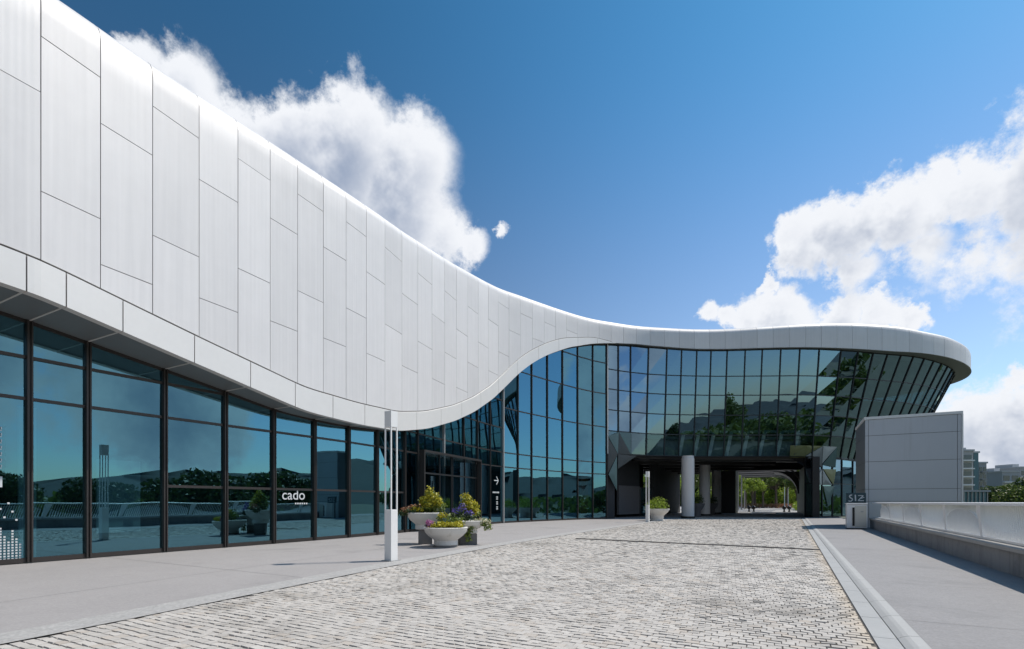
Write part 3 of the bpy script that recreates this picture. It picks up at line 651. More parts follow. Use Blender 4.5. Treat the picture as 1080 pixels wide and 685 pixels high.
# lip beam under the glass edge
mb = MB(); ss = np.linspace(s_of(651), s_of(858), 40)
mb.grid([[fp(q, 5.12, .06) for q in ss], [fp(q, 4.9, -.05) for q in ss], [fp(q, 4.86, -1.0) for q in ss]]); mb.build('passage_lip', M['black'], museum)
# right wall, right spring of the arch, far left wall and pier
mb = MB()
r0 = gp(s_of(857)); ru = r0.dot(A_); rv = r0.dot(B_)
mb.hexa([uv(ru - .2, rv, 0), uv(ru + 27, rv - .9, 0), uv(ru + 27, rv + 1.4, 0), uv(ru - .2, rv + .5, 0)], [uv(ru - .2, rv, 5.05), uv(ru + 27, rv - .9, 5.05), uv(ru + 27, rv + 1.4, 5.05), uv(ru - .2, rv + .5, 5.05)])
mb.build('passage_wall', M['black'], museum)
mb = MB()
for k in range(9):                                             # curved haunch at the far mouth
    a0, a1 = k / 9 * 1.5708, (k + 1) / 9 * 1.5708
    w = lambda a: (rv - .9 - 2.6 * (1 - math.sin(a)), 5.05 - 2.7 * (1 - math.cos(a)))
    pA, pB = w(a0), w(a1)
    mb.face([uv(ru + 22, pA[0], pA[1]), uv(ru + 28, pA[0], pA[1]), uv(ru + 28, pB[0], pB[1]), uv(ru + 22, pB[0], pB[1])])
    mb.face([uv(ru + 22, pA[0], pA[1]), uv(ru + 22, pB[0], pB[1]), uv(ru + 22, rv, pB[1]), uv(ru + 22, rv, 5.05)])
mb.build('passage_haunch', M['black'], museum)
mb = MB()
g0 = gp(s_of(652)); g1 = Vector((12.2, 45.6, 0)); g2 = Vector((22.5, 66.5, 0))
def slab(mb, a, b, z0, z1, th):
    d = (b - a).normalized(); n = Vector((-d.y, d.x, 0)) * th
    mb.hexa([a + Vector((0, 0, z0)), b + Vector((0, 0, z0)), b + n + Vector((0, 0, z0)), a + n + Vector((0, 0, z0))], [a + Vector((0, 0, z1)), b + Vector((0, 0, z1)), b + n + Vector((0, 0, z1)), a + n + Vector((0, 0, z1))])
slab(mb, Vector((9.1, 43.6, 0)), Vector((11.6, 46.6, 0)), .25, 2.75, .2)
mb.build('lobby_wall', M['inner_grey'], museum)
mb = MB(); slab(mb, gp(s_of(641)) - gn(s_of(641)) * .2, gp(s_of(650)) - gn(s_of(650)) * .2, 0, 5.1, .5); slab(mb, Vector((8.7, 43.4, 0)), Vector((11.7, 47.0, 0)), 2.75, 5.05, .3)
slab(mb, Vector((9.2, 45.5, 0)), Vector((13.2, 51.5, 0)), 0, 5.05, .3); slab(mb, Vector((13.4, 49.0, 0)), Vector((21.5, 65.5, 0)), 0, 5.05, .3)
mb.build('lobby_side_wall', M['inner'], museum)
door = MB(); slab(door, Vector((11.75, 46.9, 0)), Vector((13.3, 49.0, 0)), .05, 2.6, .05); d_o = door.build('lobby_door', M['glass_door'], museum)
fr = MB(); a, b = Vector((11.7, 46.8, 0)), Vector((13.4, 49.1, 0))
for t in (0, .5, 1): p = a.lerp(b, t); fr.bar(p, p + Vector((0, 0, 2.65)), .08, .1)
fr.bar(a + Vector((0, 0, 2.65)), b + Vector((0, 0, 2.65)), .1, .1); fr.bar(a + Vector((0, 0, 1.3)), b + Vector((0, 0, 1.3)), .05, .1); fr.build('door_frame', M['black'], d_o)
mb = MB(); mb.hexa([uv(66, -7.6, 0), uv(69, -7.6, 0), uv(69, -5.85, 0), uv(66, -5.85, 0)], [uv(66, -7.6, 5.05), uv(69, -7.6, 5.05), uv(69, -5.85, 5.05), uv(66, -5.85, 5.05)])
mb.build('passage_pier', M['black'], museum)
for u in (43.3, 52.5, 61.2):
    p = uv(u, -7.4); mb = MB(); mb.lathe([(.52, .0), (.52, .12), (.5, .14), (.5, 4.86)], p, 36); mb.lathe([(.5, 4.86), (.46, 4.9), (.46, 5.06)], p, 36); c_o = mb.build('column', M['col'], museum, smooth=True, origin=p)
    b_ = MB(); b_.lathe([(.56, .0), (.56, .16), (.5, .17)], p, 36); b_.build('column_base', M['black'], c_o, smooth=True, origin=p)
# pale reveals behind the lowest glass row over the passage
for px in (722, 738, 754, 772, 790, 808, 827, 846):
    s_ = s_of(px); mb = MB(); a = fp(s_, 5.2, -.5); b = fp(s_ + .35, 7.3, -.45); mb.bar(a, b, .28, .1, gn(s_)); c = fp(s_ + 1.45, 7.3, -.45); mb.bar(b, c, .2, .1, gn(s_))
    mb.build('window_reveal', M['inner_pale'], museum)
mb = MB(); mb.grid([[fp(q, z, -.75) for q in np.linspace(s_of(690), s_of(856), 20)] for z in (5.13, 6.9)]); mb.build('band_backing', mat('blue_grey_board', (.20, .25, .27), .7), museum)

# --- entrance portal
pa, pb = ground(437, 558.6), ground(494, 556.2)
pa, pb = gp(s_of(436)) + gn(s_of(436)) * .45, gp(s_of(496)) + gn(s_of(496)) * .55
pd = (pb - pa).normalized(); pn = Vector((pd.y, -pd.x, 0)); W_ = (pb - pa).length
mb = MB(); up_ = Vector((0, 0, 1)); H = 3.62
mb.bar(pa, pa + up_ * H, .08, .26, pn); mb.bar(pb, pb + up_ * H, .08, .26, pn); mb.bar(pa + up_ * (H - .05), pb + up_ * (H - .05), .10, .27, pn)
en = mb.build('entrance_portal', M['mullion'], museum)
mb = MB(); q0, q1 = pa - pn * .15 + up_ * .02, pb - pn * .15 + up_ * .02
mb.face([q0 + pd * .06, q1 - pd * .06, q1 - pd * .06 + up_ * (H - .1), q0 + pd * .06 + up_ * (H - .1)]); mb.build('door_glass', M['glass_door'], en)
mb = MB()
for t in (.04, .3, .5, .52, .75, .97): p = q0.lerp(q1, t); mb.bar(p, p + up_ * (H - .1), .05, .08, pn)
mb.bar(q0 + up_ * 2.6, q1 + up_ * 2.6, .07, .08, pn); mb.build('door_frame', M['black'], en)
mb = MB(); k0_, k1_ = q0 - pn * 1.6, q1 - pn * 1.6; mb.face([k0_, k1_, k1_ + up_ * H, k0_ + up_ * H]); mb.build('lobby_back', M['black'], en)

# --- lettering on the glass
def text_mesh(txt, size, name):
    cu = bpy.data.curves.new(name, 'FONT'); cu.body = txt; cu.size = size; cu.extrude = .002; cu.align_x = 'CENTER'; cu.offset = .001 * size
    o = bpy.data.objects.new(name, cu); COL.objects.link(o); bpy.context.view_layer.update()
    me = bpy.data.meshes.new_from_object(o.evaluated_get(bpy.context.evaluated_depsgraph_get())); bpy.data.objects.remove(o); bpy.data.curves.remove(cu)
    me.name = name; me.materials.clear(); me.materials.append(M['marks']); return me
def on_glass(s, z, e=.014):
    i = max([k for k, q in enumerate(ALLS) if q <= s]); a, b = fp(ALLS[i], z), fp(ALLS[i + 1], z); t = (s - ALLS[i]) / (ALLS[i + 1] - ALLS[i])
    d = (b - a).normalized(); n = Vector((d.y, -d.x, 0)); return a.lerp(b, t) + n * e, d, n
ALLS = sorted(set(SL + ML))
p, d, n = on_glass(s_of(309.5), 1.39)
t_o = bpy.data.objects.new('window_lettering', text_mesh('cado', .46, 'window_lettering')); COL.objects.link(t_o); t_o.location = p
put(t_o, museum); t_o.rotation_euler = (R(90), 0, math.atan2(d.y, d.x))
def marks(name, s, boxes):
    """white film marks on a pane: boxes are (x, z, width, height) in metres about station s"""
    mb = MB()
    for x, z, w, h in boxes:
        p, d, n = on_glass(s, z); mb.face([p + d * (x - w / 2) - up_ * h / 2, p + d * (x + w / 2) - up_ * h / 2, p + d * (x + w / 2) + up_ * h / 2, p + d * (x - w / 2) + up_ * h / 2])
    x0, x1 = min(b[0] - b[2] for b in boxes), max(b[0] + b[2] for b in boxes); z0, z1 = min(b[1] - b[3] for b in boxes), max(b[1] + b[3] for b in boxes)
    q = []                                                     # the clear film the marks are printed on
    for x, z in ((x0, z0), (x1, z0), (x1, z1), (x0, z1)): p, d, n = on_glass(s, z, .012); q.append(p + d * x)
    mb.face(q, 1)
    return mb.build(name, [M['marks'], M['film']], museum)
marks('window_lettering', s_of(316), [(-.16 + .085 * k, 1.26, .055, .05) for k in range(6)])
# arrow and small notice by the entrance
sa_ = s_of(523); mb = MB(); p, d, n = on_glass(sa_, 2.62)
def stroke(p0, p1, w):
    a = p + d * p0[0] + up_ * p0[1]; b = p + d * p1[0] + up_ * p1[1]; mb.bar(a, b, w, .006, n)
stroke((-.26, 0), (.22, 0), .05); stroke((.02, .24), (.24, 0), .05); stroke((.02, -.24), (.24, 0), .05)
for k in range(5): stroke((-.42 + k * .16, -.72), (-.32 + k * .16, -.72), .09)
for k in range(3):
    z_ = -1.0 - k * .3; stroke((-.02, z_), (.2, z_), .04); stroke((-.02, z_ - .12), (.2, z_ - .12), .04); stroke((.09, z_ + .05), (.09, z_ - .17), .04)
mb.build('window_arrow', M['marks'], museum)
# dotted pattern and vertical lettering on the nearest pane
sd = s_of(-2); bx = []
for i in range(4, 11):
    hgt = [9, 12, 8, 13, 10, 12, 9, 7, 11, 8, 6][i]
    for k in range(hgt): bx.append((-.28 + i * .062, .12 + k * .058, .034, .034))
for i, k in ((1, 16), (3, 15), (5, 18), (6, 15), (8, 17), (9, 14), (4, 20), (2, 22), (7, 20)): bx.append((-.28 + i * .062, .12 + k * .058, .036, .036))
marks('window_dots', sd, bx)
bx = [(.0, 1.72, .09, .22)]
for k in range(7):
    z_ = 2.0 + k * .13; bx += [(.0, z_, .07, .02), (-.02, z_ + .04, .02, .06), (.03, z_ + .045, .018, .05)]
marks('window_lettering', s_of(-1), bx)

# ------------------------------------------------------------------ parapet, railing, panel wall, bin
mb = MB(); U0, U1 = -34.0, 30.3; u = U0
while u < U1:
    L = min(2.0, U1 - u); c4 = [(u + .004, 3.34), (u + L - .004, 3.34), (u + L - .004, 3.68), (u + .004, 3.68)]
    mb.hexa([uv(a, b, -.3) for a, b in c4], [uv(a, b, .46) for a, b in c4]); u += L
par = mb.build('parapet_wall', M['conc']); tag(par, 'low grey concrete parapet wall along the right walkway under the white railing', 'wall')
mb = MB(); pr = [(3.27, .46), (3.27, .525), (3.30, .545), (3.72, .545), (3.75, .525), (3.75, .46)]; u = U0
while u < U1:
    L = min(2.8, U1 - u)
    for (v0, z0), (v1, z1) in zip(pr, pr[1:]): mb.face([uv(u + .003, v0, z0), uv(u + L - .003, v0, z0), uv(u + L - .003, v1, z1), uv(u + .003, v1, z1)])
    mb.face([uv(u + .003, a, b) for a, b in pr]); mb.face([uv(u + L - .003, a, b) for a, b in pr]); u += L
mb.build('wall_cap', M['cap'], par)
rail = empty('railing', uv(0, 3.52, .545), 'long white slatted metal railing standing on the concrete parapet', 'railing')
BAY = 2.8; SLANT = .34; RZ0, RZ1 = .60, 1.235
mb = MB(); pr = [(3.40, 1.235), (3.40, 1.285), (3.425, 1.298), (3.63, 1.298), (3.655, 1.285), (3.655, 1.235)]
for (v0, z0), (v1, z1) in zip(pr, pr[1:] + pr[:1]): mb.face([uv(U0, v0, z0), uv(U1 - .3, v0, z0), uv(U1 - .3, v1, z1), uv(U0, v1, z1)])
mb.face([uv(U0, a, b) for a, b in pr]); mb.face([uv(U1 - .3, a, b) for a, b in pr]); mb.build('top_rail', M['rail'], rail)
mb = MB(); mb.hexa([uv(U0, 3.45, .55), uv(U1 - .3, 3.45, .55), uv(U1 - .3, 3.59, .55), uv(U0, 3.59, .55)], [uv(U0, 3.45, .60), uv(U1 - .3, 3.45, .60), uv(U1 - .3, 3.59, .60), uv(U0, 3.59, .60)]); mb.build('bottom_rail', M['rail'], rail)
def bay_mesh(kind):
    mb = MB(); h = RZ1 - RZ0; n = 25
    def pt(x, v, z): return A_ * (x + SLANT * (z - RZ0)) + B_ * (v - 3.52) + Vector((0, 0, z - .545))
    def fin(x, w, v0, v1, z0, z1):
        mb.hexa([pt(x - w, v0, z0), pt(x + w, v0, z0), pt(x + w, v1, z0), pt(x - w, v1, z0)], [pt(x - w, v0, z1), pt(x + w, v0, z1), pt(x + w, v1, z1), pt(x - w, v1, z1)])
    cv = []
    for k in range(n):
        x = .22 + (BAY - .32) * (k + .5) / n; t = (x - .11) / (BAY - .1) * 2 - 1
        f = (.22 + .66 * math.sqrt(max(0, 1 - t * t * .98))) if kind else (.90 - .66 * math.sqrt(max(0, 1 - t * t * .98)))
        zc = RZ0 + h * f
        fin(x, .0055, 3.46, 3.575, RZ0, zc); fin(x, .0055, 3.512, 3.536, zc, RZ1); cv.append((x, zc))
    for (xa, za), (xb, zb2) in zip(cv if kind else [], cv[1:]): mb.bar(pt(xa, 3.515, za), pt(xb, 3.515, zb2),   .008, .10, B_)
    return mb
def post_mesh():
    mb = MB()
    def pt(x, v, z): return A_ * (x + SLANT * (z - RZ0)) + B_ * (v - 3.52) + Vector((0, 0, z - .545))
    mb.hexa([pt(0, 3.455, RZ0), pt(.13, 3.455, RZ0), pt(.13, 3.585, RZ0), pt(0, 3.585, RZ0)], [pt(-.05, 3.455, RZ1), pt(.22, 3.455, RZ1), pt(.22, 3.585, RZ1), pt(-.05, 3.585, RZ1)]); return mb
protos = [bay_mesh(0).build('railing_panel', M['rail']), bay_mesh(1).build('railing_panel', M['rail'])]; pp = post_mesh().build('railing_post', M['rail'])
us_ = [14.04 - .1 + BAY * k for k in range(-16, 6)]
for i, u in enumerate(us_):
    if u + BAY + .2 > U1 + .3 or u < U0: continue
    for src in (protos[(i + 1) % 2], pp):
        o = src.copy(); COL.objects.link(o); o.parent = rail; o.location = A_ * u
for o in protos + [pp]: bpy.data.objects.remove(o)

# panel-clad box beside the railing
bx0, bx1, by0, by1, bh = 31.0, 35.2, 3.22, 6.95, 5.56
pw = empty('panel_housing', uv(31, 5, 0), 'tall plain grey metal panel block behind the railing end at right', 'panel block')
mb = MB(); c4 = [(bx0 + .03, by0 + .03), (bx1 - .03, by0 + .03), (bx1 - .03, by1 - .03), (bx0 + .03, by1 - .03)]
mb.hexa([uv(a, b, -4.2) for a, b in c4], [uv(a, b, bh - .03) for a, b in c4]); mb.build('core', M['joint'], pw)
mb = MB(); lv = [-.3, 1.35, 1.95, 3.32, 4.62, 5.42]
def plate(a0, b0, a1, b1, z0, z1, n, m=0):
    g = .009; A0, A1 = uv(a0, b0), uv(a1, b1); d = (A1 - A0).normalized(); A0 += d * g; A1 -= d * g; z0 += g; z1 -= g
    q = [A0 + up_ * z0, A1 + up_ * z0, A1 + up_ * z1, A0 + up_ * z1]; mb.hexa([p + n * -.03 for p in q], q, m)
for z0, z1 in zip(lv, lv[1:]):
    plate(bx0, by0 + .15, bx0, by1 - .15, z0, z1, -A_); plate(bx0, by0, bx0, by0 + .15, z0, z1, -A_); plate(bx0, by1 - .15, bx0, by1, z0, z1, -A_)
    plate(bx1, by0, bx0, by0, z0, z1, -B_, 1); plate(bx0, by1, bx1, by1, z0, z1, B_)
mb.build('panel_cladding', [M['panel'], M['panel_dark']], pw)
mb = MB(); c4 = [(bx0 - .03, by0 - .03), (bx1, by0 - .03), (bx1, by1 + .05), (bx0 - .03, by1 + .05)]
mb.hexa([uv(a, b, bh - .13) for a, b in c4], [uv(a, b, bh) for a, b in c4]); mb.hexa([uv(bx0 - .02, by1 + .002, -.3), uv(bx0 + .2, by1 + .002, -.3), uv(bx0 + .2, by1 + .06, -.3), uv(bx0 - .02, by1 + .06, -.3)], [uv(bx0 - .02, by1 + .002, bh - .135), uv(bx0 + .2, by1 + .002, bh - .135), uv(bx0 + .2, by1 + .06, bh - .135), uv(bx0 - .02, by1 + .06, bh - .135)])
mb.build('edge_trim', M['white'], pw)

# cabinet bin and the dark sign box behind it
p = ground(903, 559); p.z = .044
bin_o = empty('litter_bin', p, 'white cabinet litter bin with a tall dark slot at the end of the railing', 'litter bin')
rz = math.atan2(B_.y, B_.x)
mb = MB(); mb.box(p + Vector((0, 0, .60)), (.80, .62, 1.14), rz, bev=.035); mb.box(p + Vector((0, 0, 1.19)), (.84, .66, .055), rz, bev=.015); mb.build('bin_body', M['white'], bin_o)
fn = -A_; fr_ = B_
mb = MB(); mb.box(p + B_ * .14 + fn * .315 + up_ * .60, (.44, .025, .98), rz, bev=.006); mb.build('bin_door', mat('cream_panel', (.62, .60, .53), .5), bin_o)
mb = MB(); mb.box(p - B_ * .135 + fn * .322 + up_ * .58, (.085, .03, .86), rz, bev=.004); mb.build('bin_slot', M['black'], bin_o)
mb = MB(); mb.box(p + B_ * .2 + fn * .33 + up_ * .82, (.1, .008, .05), rz); mb.build('door_label', M['mullion_pale'], bin_o)
mb = MB(); mb.box(p + Vector((0, 0, .015)), (.76, .58, .06), rz); mb.build('bin_foot', M['black'], bin_o)
ps = p + A_ * .75 + B_ * .06
sg = empty('sign_box', ps, 'dark teal sign board with white brush marks rising behind the litter bin', 'sign')
mb = MB(); mb.box(ps + up_ * 1.46, (.80, .10, .50), rz, bev=.01); mb.build('sign_board', mat('dark_teal_board', (.02, .055, .07), .35), sg)
mb = MB()
for s_ in (-.3, .3): mb.box(ps + B_ * s_ + up_ * .6, (.06, .06, 1.21), rz)
mb.build('sign_leg', M['black'], sg)
mb = MB(); f0 = ps + fn * .055 + up_ * 1.46
def brush(pts, w):
    for (a, b), (c, e) in zip(pts, pts[1:]): mb.bar(f0 + B_ * a + up_ * b, f0 + B_ * c + up_ * e, w, .008, fn)
brush([(-.16, .15), (-.24, .14), (-.27, .07), (-.22, .01), (-.15, -.03), (-.15, -.1), (-.22, -.16), (-.31, -.13)], .045)
brush([(-.03, .16), (-.02, -.14)], .05); brush([(.08, .12), (.29, .12)], .03); brush([(.29, .12), (.08, -.12), (.31, -.13)], .04); brush([(.2, -.02), (.33, .04)], .03)
mb.build('sign_marks', M['marks'], sg)

# ------------------------------------------------------------------ lamp posts
def lamp_post(loc, label):
    o = empty('lamp_post', loc, label, 'lamp post', 'square white lamp posts along the left edge of the road'); r = R(58); w = .20
    mb = MB(); mb.box(loc + up_ * .57, (w, w, 1.14), r, bev=.006); mb.build('post_base', M['white'], o)
    mb = MB(); mb.box(loc + up_ * 3.13, (w, w, .36), r, bev=.006); mb.build('lamp_head', M['white'], o)
    Mx = Matrix.Rotation(r, 3, 'Z'); e = w / 2 - .013
    for sx, sy in ((-1, -1), (1, -1), (1, 1), (-1, 1)):
        q = loc + Mx @ Vector((sx * e, sy * e, 0)); mb = MB(); mb.box(q + up_ * 2.05, (.026, .026, 1.84), r); mb.build('rod', M['white'], o)
    mb = MB(); mb.box(loc + up_ * .012, (w + .1, w + .1, .025), r); mb.build('foot_plate', M['mullion_pale'], o)
    return o
lp = lamp_post(ground(412.5, 592), 'near square white lamp post of slim rods beside the flower bowls')
dup(lp, ground(683, 551.0), label='far slim white lamp post standing before the dark drive-through passage')

# ------------------------------------------------------------------ foliage helpers
def leaf_cloud(centres, n, size, seed, ragged=.08, aspect=.55, up=0.0):
    """n separate leaf faces spread through balls (x, y, z, rx, ry, rz)"""
    r = np.random.RandomState(seed); C = np.array(centres, float); w = C[:, 3] * C[:, 4] * C[:, 5]; k = r.choice(len(C), n, p=(w ** .8) / (w ** .8).sum())
    d = r.normal(size=(n, 3)); d /= np.linalg.norm(d, axis=1)[:, None]; rad = r.uniform(.35, 1.0, n) ** .55
    P = C[k, :3] + d * rad[:, None] * C[k, 3:6] * r.normal(1, ragged, n)[:, None]
    nn = d * .7 + r.normal(size=(n, 3)) * .6 + np.array([0, 0, up]); nn /= np.linalg.norm(nn, axis=1)[:, None]
    t = np.cross(nn, r.normal(size=(n, 3))); t /= np.linalg.norm(t, axis=1)[:, None]; b = np.cross(nn, t)
    L = size * r.uniform(.6, 1.35, n)[:, None]; Wd = L * aspect
    bend = nn * L * .18
    V = np.stack([P - t * L, P - b * Wd + bend, P + t * L, P + b * Wd + bend], 1)
    return V
def leaf_object(name, V, mt, parent, loc):
    n = len(V); me = bpy.data.meshes.new(name); me.vertices.add(n * 4); me.vertices.foreach_set('co', V.reshape(-1)); me.loops.add(n * 4); me.loops.foreach_set('vertex_index', np.arange(n * 4, dtype=np.int32))
    me.polygons.add(n); me.polygons.foreach_set('loop_start', np.arange(0, n * 4, 4, dtype=np.int32)); me.polygons.foreach_set('loop_total', np.full(n, 4, np.int32)); me.update(calc_edges=True)
    me.materials.append(mt); o = bpy.data.objects.new(name, me); COL.objects.link(o); o.location = loc
    if parent: put(o, parent)
    return o
M['leaf_a'] = leaf_mat('dark_leaf', (.038, .072, .018), (.095, .140, .034), .3)
M['leaf_b'] = leaf_mat('mid_leaf', (.075, .125, .024), (.165, .215, .045), .4)
M['leaf_c'] = leaf_mat('bright_leaf', (.15, .24, .028), (.30, .38, .055), .6)
M['leaf_y'] = leaf_mat('yellow_leaf', (.36, .34, .02), (.62, .55, .05), .3)
M['leaf_g'] = leaf_mat('fresh_leaf', (.10, .16, .03), (.26, .32, .06), .3)
M['leaf_d'] = leaf_mat('deep_leaf', (.03, .06, .018), (.08, .12, .035), .2)
M['violet'] = leaf_mat('violet_petal', (.10, .08, .36), (.20, .15, .50), .2)
M['pink'] = leaf_mat('pink_petal', (.50, .16, .36), (.62, .30, .50), .2)
M['cream'] = leaf_mat('cream_petal', (.60, .55, .36), (.72, .68, .50), .2)
M['rust'] = leaf_mat('rust_leaf', (.30, .13, .07), (.42, .22, .12), .2)

def make_tree(kind, h, mt, seed, loc, label, group):
    r = random.Random(seed); o = empty('tree', loc, label, 'tree', group); th = h * .38
    mb = MB(); top = Vector((r.uniform(-.2, .2), r.uniform(-.2, .2), h * .72))
    mb.tube([(0, 0, -.3), (r.uniform(-.05, .05), 0, th * .5), (0, r.uniform(-.1, .1), th), top], [h * .028, h * .022, h * .018, h * .006], 8)
    balls = []; R0 = h * .30
    for k in range(15):
        a = k * 2.4 + r.uniform(-.4, .4); rr = R0 * math.sqrt((k + .5) / 15) * r.uniform(.7, 1.1); z = h * (.42 + .5 * (1 - (rr / R0) ** 1.4 * .75) * r.uniform(.55, 1.0))
        b = h * r.uniform(.10, .16); c = (math.cos(a) * rr, math.sin(a) * rr, min(z, h - b * .8)); balls.append((*c, b * 1.15, b * 1.15, b * .85))
        if k % 2 == 0: mb.tube([(0, 0, th * r.uniform(.75, 1.2)), (c[0] * .5, c[1] * .5, c[2] * .75 + th * .1), c], [h * .012, h * .008, h * .003], 5)
    mb.v = [tuple(Vector(v) + Vector(loc)) for v in mb.v]
    mb.build('trunk', M['bark'], o, smooth=True, origin=loc)
    leaf_object('crown', leaf_cloud(balls, 5200, h * .021, seed), mt, o, loc)
    return o
T = [make_tree(0, 10, M['leaf_a'], 11, Vector((86, 96, -4.2)), 'dark broad tree beyond the railing beside the far apartment block', 'trees beyond the railing'),
     make_tree(1, 8, M['leaf_b'], 23, Vector((95, 100, -4.2)), 'mid green rounded tree above the white railing at the right edge', 'trees beyond the railing'),
     make_tree(2, 7, M['leaf_c'], 37, uv(100, -9.0), 'bright yellow-green tree left of the road seen through the passage', 'trees seen through the passage')]
tr_ = random.Random(5)
# right of the block, beyond the railing: (px, distance, kind, scale, label)
for px, Z, k, sc, lab in ((1034, 92, 1, .92, 'small mid green tree just right of the teal glass pavilion'), (1046, 88, 0, .98, 'dark green tree standing between pavilion and tallest tree clump'), (1056, 95, 1, 1.22, 'tall light green tree in front of the low far roofs'),
                          (1066, 84, 1, 1.05, 'leafy green tree above the nearest railing slats'), (1074, 98, 0, 1.1, 'dense dark tree below the far grey roof at right edge'), (1087, 82, 1, 1.2, 'broad green tree cut by the right edge of the view'), (1024, 118, 0, .95, 'dark tree at the foot of the apartment tower'), (1100, 90, 0, 1.2, 'dark broad tree beyond the right edge of the view')):
    dup(T[k], Vector(((px - 540) / F * Z, Z, -4.2)), tr_.uniform(0, 6), lab, sc)
T[0].location = Vector((112, 100, -4.2)); T[1].location = Vector((118, 92, -4.2))
tag(T[0], 'dark broad tree far beyond the railing past the right edge'); tag(T[1], 'mid green rounded tree far beyond the railing past the right edge')
# through the passage
for u, v, k, sc, lab in ((108, -6.6, 2, 1.0, 'bright green tree behind the first yellow-green one through the passage'), (118, -8.5, 2, 1.25, 'taller bright tree further along the left of the far road'), (126, -5.6, 1, 1.15, 'mid green tree in the middle of the view through the passage'), (132, -3.2, 0, 1.15, 'dark tree behind the middle of the far road'),
                         (112, .9, 1, .95, 'green tree right of the far road near the pergola ribs'), (120, 2.6, 2, 1.2, 'bright tree right of the far road beyond the hedge'), (140, -1.0, 1, 1.5, 'large green tree closing the view down the far road'), (140, -8, 0, 1.4, 'large dark tree closing the view at far left of the road'), (95, -14, 1, 1.0, 'green tree glimpsed between the passage columns'), (88, -18, 2, 1.0, 'bright tree glimpsed left of the passage columns'), (150, -4.5, 2, 1.8, 'tallest bright tree at the far end of the road')):
    dup(T[k], uv(u, v, 0), tr_.uniform(0, 6), lab, sc)
# mirrored in the glass: beyond the railing at right and behind the camera
g_ref = 'trees mirrored in the facade glass'
for i, (x, y, z, k, sc, lab) in enumerate(((27, 14, -4.2, 0, 1.0, 'dark tree right of camera mirrored behind the window lettering'), (32, 19, -4.2, 0, 1.05, 'dark tree mirrored in the pane right of the window lettering'), (38, 11, -4.2, 1, .9, 'green tree beyond the railing mirrored in the near panes'), (46, 24, -4.2, 0, 1.1, 'dark tree beyond the railing mirrored low in the left panes'),
                                    (58, 5, -4.2, 0, 1.0, 'dark tree far right of the railing mirrored above the rail'), (60, 30, -4.2, 1, 1.1, 'green tree far right mirrored near the entrance'), (12, -20, -4.2, 0, 1.9, 'tall dark tree behind the camera mirrored in the front glass'), (20, -22, -4.2, 1, 2.35, 'very tall dark tree behind the camera mirrored in the front glass'), (30, -20, -4.2, 0, 2.0, 'broad dark tree behind the camera mirrored right of centre'), (39, -24, -4.2, 1, 2.3, 'dark tree behind the camera mirrored at the rounded end'),
                                    (7, -30, 0, 0, 1.2, 'dark tree on the terrace behind the camera'), (52, -14, -4.2, 1, 1.3, 'green tree behind and right mirrored in the rounded end'), (62, -24, -4.2, 0, 1.6, 'dark tree far behind mirrored in the leaning end glass'), (70, -6, -4.2, 0, 1.2, 'dark tree far right mirrored in the leaning end glass'), (78, 18, -4.2, 1, 1.2, 'green tree far beyond the railing on the right'))):
    t_ = dup(T[k], Vector((x, y, z)), i * 1.3, lab, sc); t_['group'] = g_ref

# ------------------------------------------------------------------ flower bowls by the lamp post
def planter_bowl(loc, rim, h, plinth, label, sq):
    o = empty('planter', loc, label, 'planter', 'white stone flower bowls'); hp = plinth; k = h - hp; rz_ = R(14)
    mb = MB(); b = rim * .56
    mb.lathe([(b * .92, hp), (b, hp + .02), (b * .97, hp + k * .28), (b * 1.05, hp + k * .34), (rim * .80, hp + k * .52), (rim * .955, hp + k * .72), (rim * 1.0, hp + k * .90), (rim * 1.03, hp + k * .97), (rim * 1.0, hp + k), (rim * .93, hp + k), (rim * .90, hp + k * .93), (0.01, hp + k * .92)], loc, 48)
    mb.build('bowl', M['planter'], o, smooth=True)
    mb = MB()
    if hp > .2: mb.box(loc + up_ * hp / 2, (sq, sq, hp), rz_, bev=.012)
    else: mb.lathe([(b * 1.0, 0), (b * 1.0, hp)], loc, 40); mb.lathe([(0.01, hp), (b, hp)], loc, 40)
    mb.build('plinth', M['plinth'], o)
    mb = MB(); mb.lathe([(rim * .90, h - .035), (0.01, h - .02)], loc, 30); mb.build('soil', M['soil'], o)
    return o
pf = ground(468.5, 578.2) + Vector((0, .35, 0)); pl_ = ground(446.5, 575.2) + Vector((-.02, .45, 0)); pr_ = ground(491, 575.4) + Vector((0.02, .4, 0))
planter_bowl(pf, .625, .58, .05, 'lowest front white stone bowl with yellow flowers along its rim', .6)
planter_bowl(pl_, .55, .98, .46, 'left white stone bowl raised on a grey block, tall yellow shrub inside', .40)
planter_bowl(pr_, .56, .74, .34, 'right white stone bowl on a dark block with trailing leaves', .52)
def plant(name, loc, label, cat, parts, group='plants in the white flower bowls'):
    """parts: (part name, material, balls relative to loc, count, leaf size, seed)"""
    o = empty(name, loc, label, cat, group)
    for pn, mt, balls, n, sz, sd_ in parts: leaf_object(pn, leaf_cloud(balls, n, sz * 1.15, sd_, ragged=.2, up=.3), mt, o, loc)
    st_ = MB(); r = random.Random(int(loc.x * 100))
    for k in range(9):
        b = parts[0][2][k % len(parts[0][2])]; st_.tube([Vector(loc) + Vector((r.uniform(-.08, .08), r.uniform(-.08, .08), -.03)), Vector(loc) + Vector((b[0] * .6, b[1] * .6, b[2] * .5)), Vector(loc) + Vector(b[:3])], [.008, .006, .003], 4)
    st_.build('stem', M['leaf_d'], o); return o
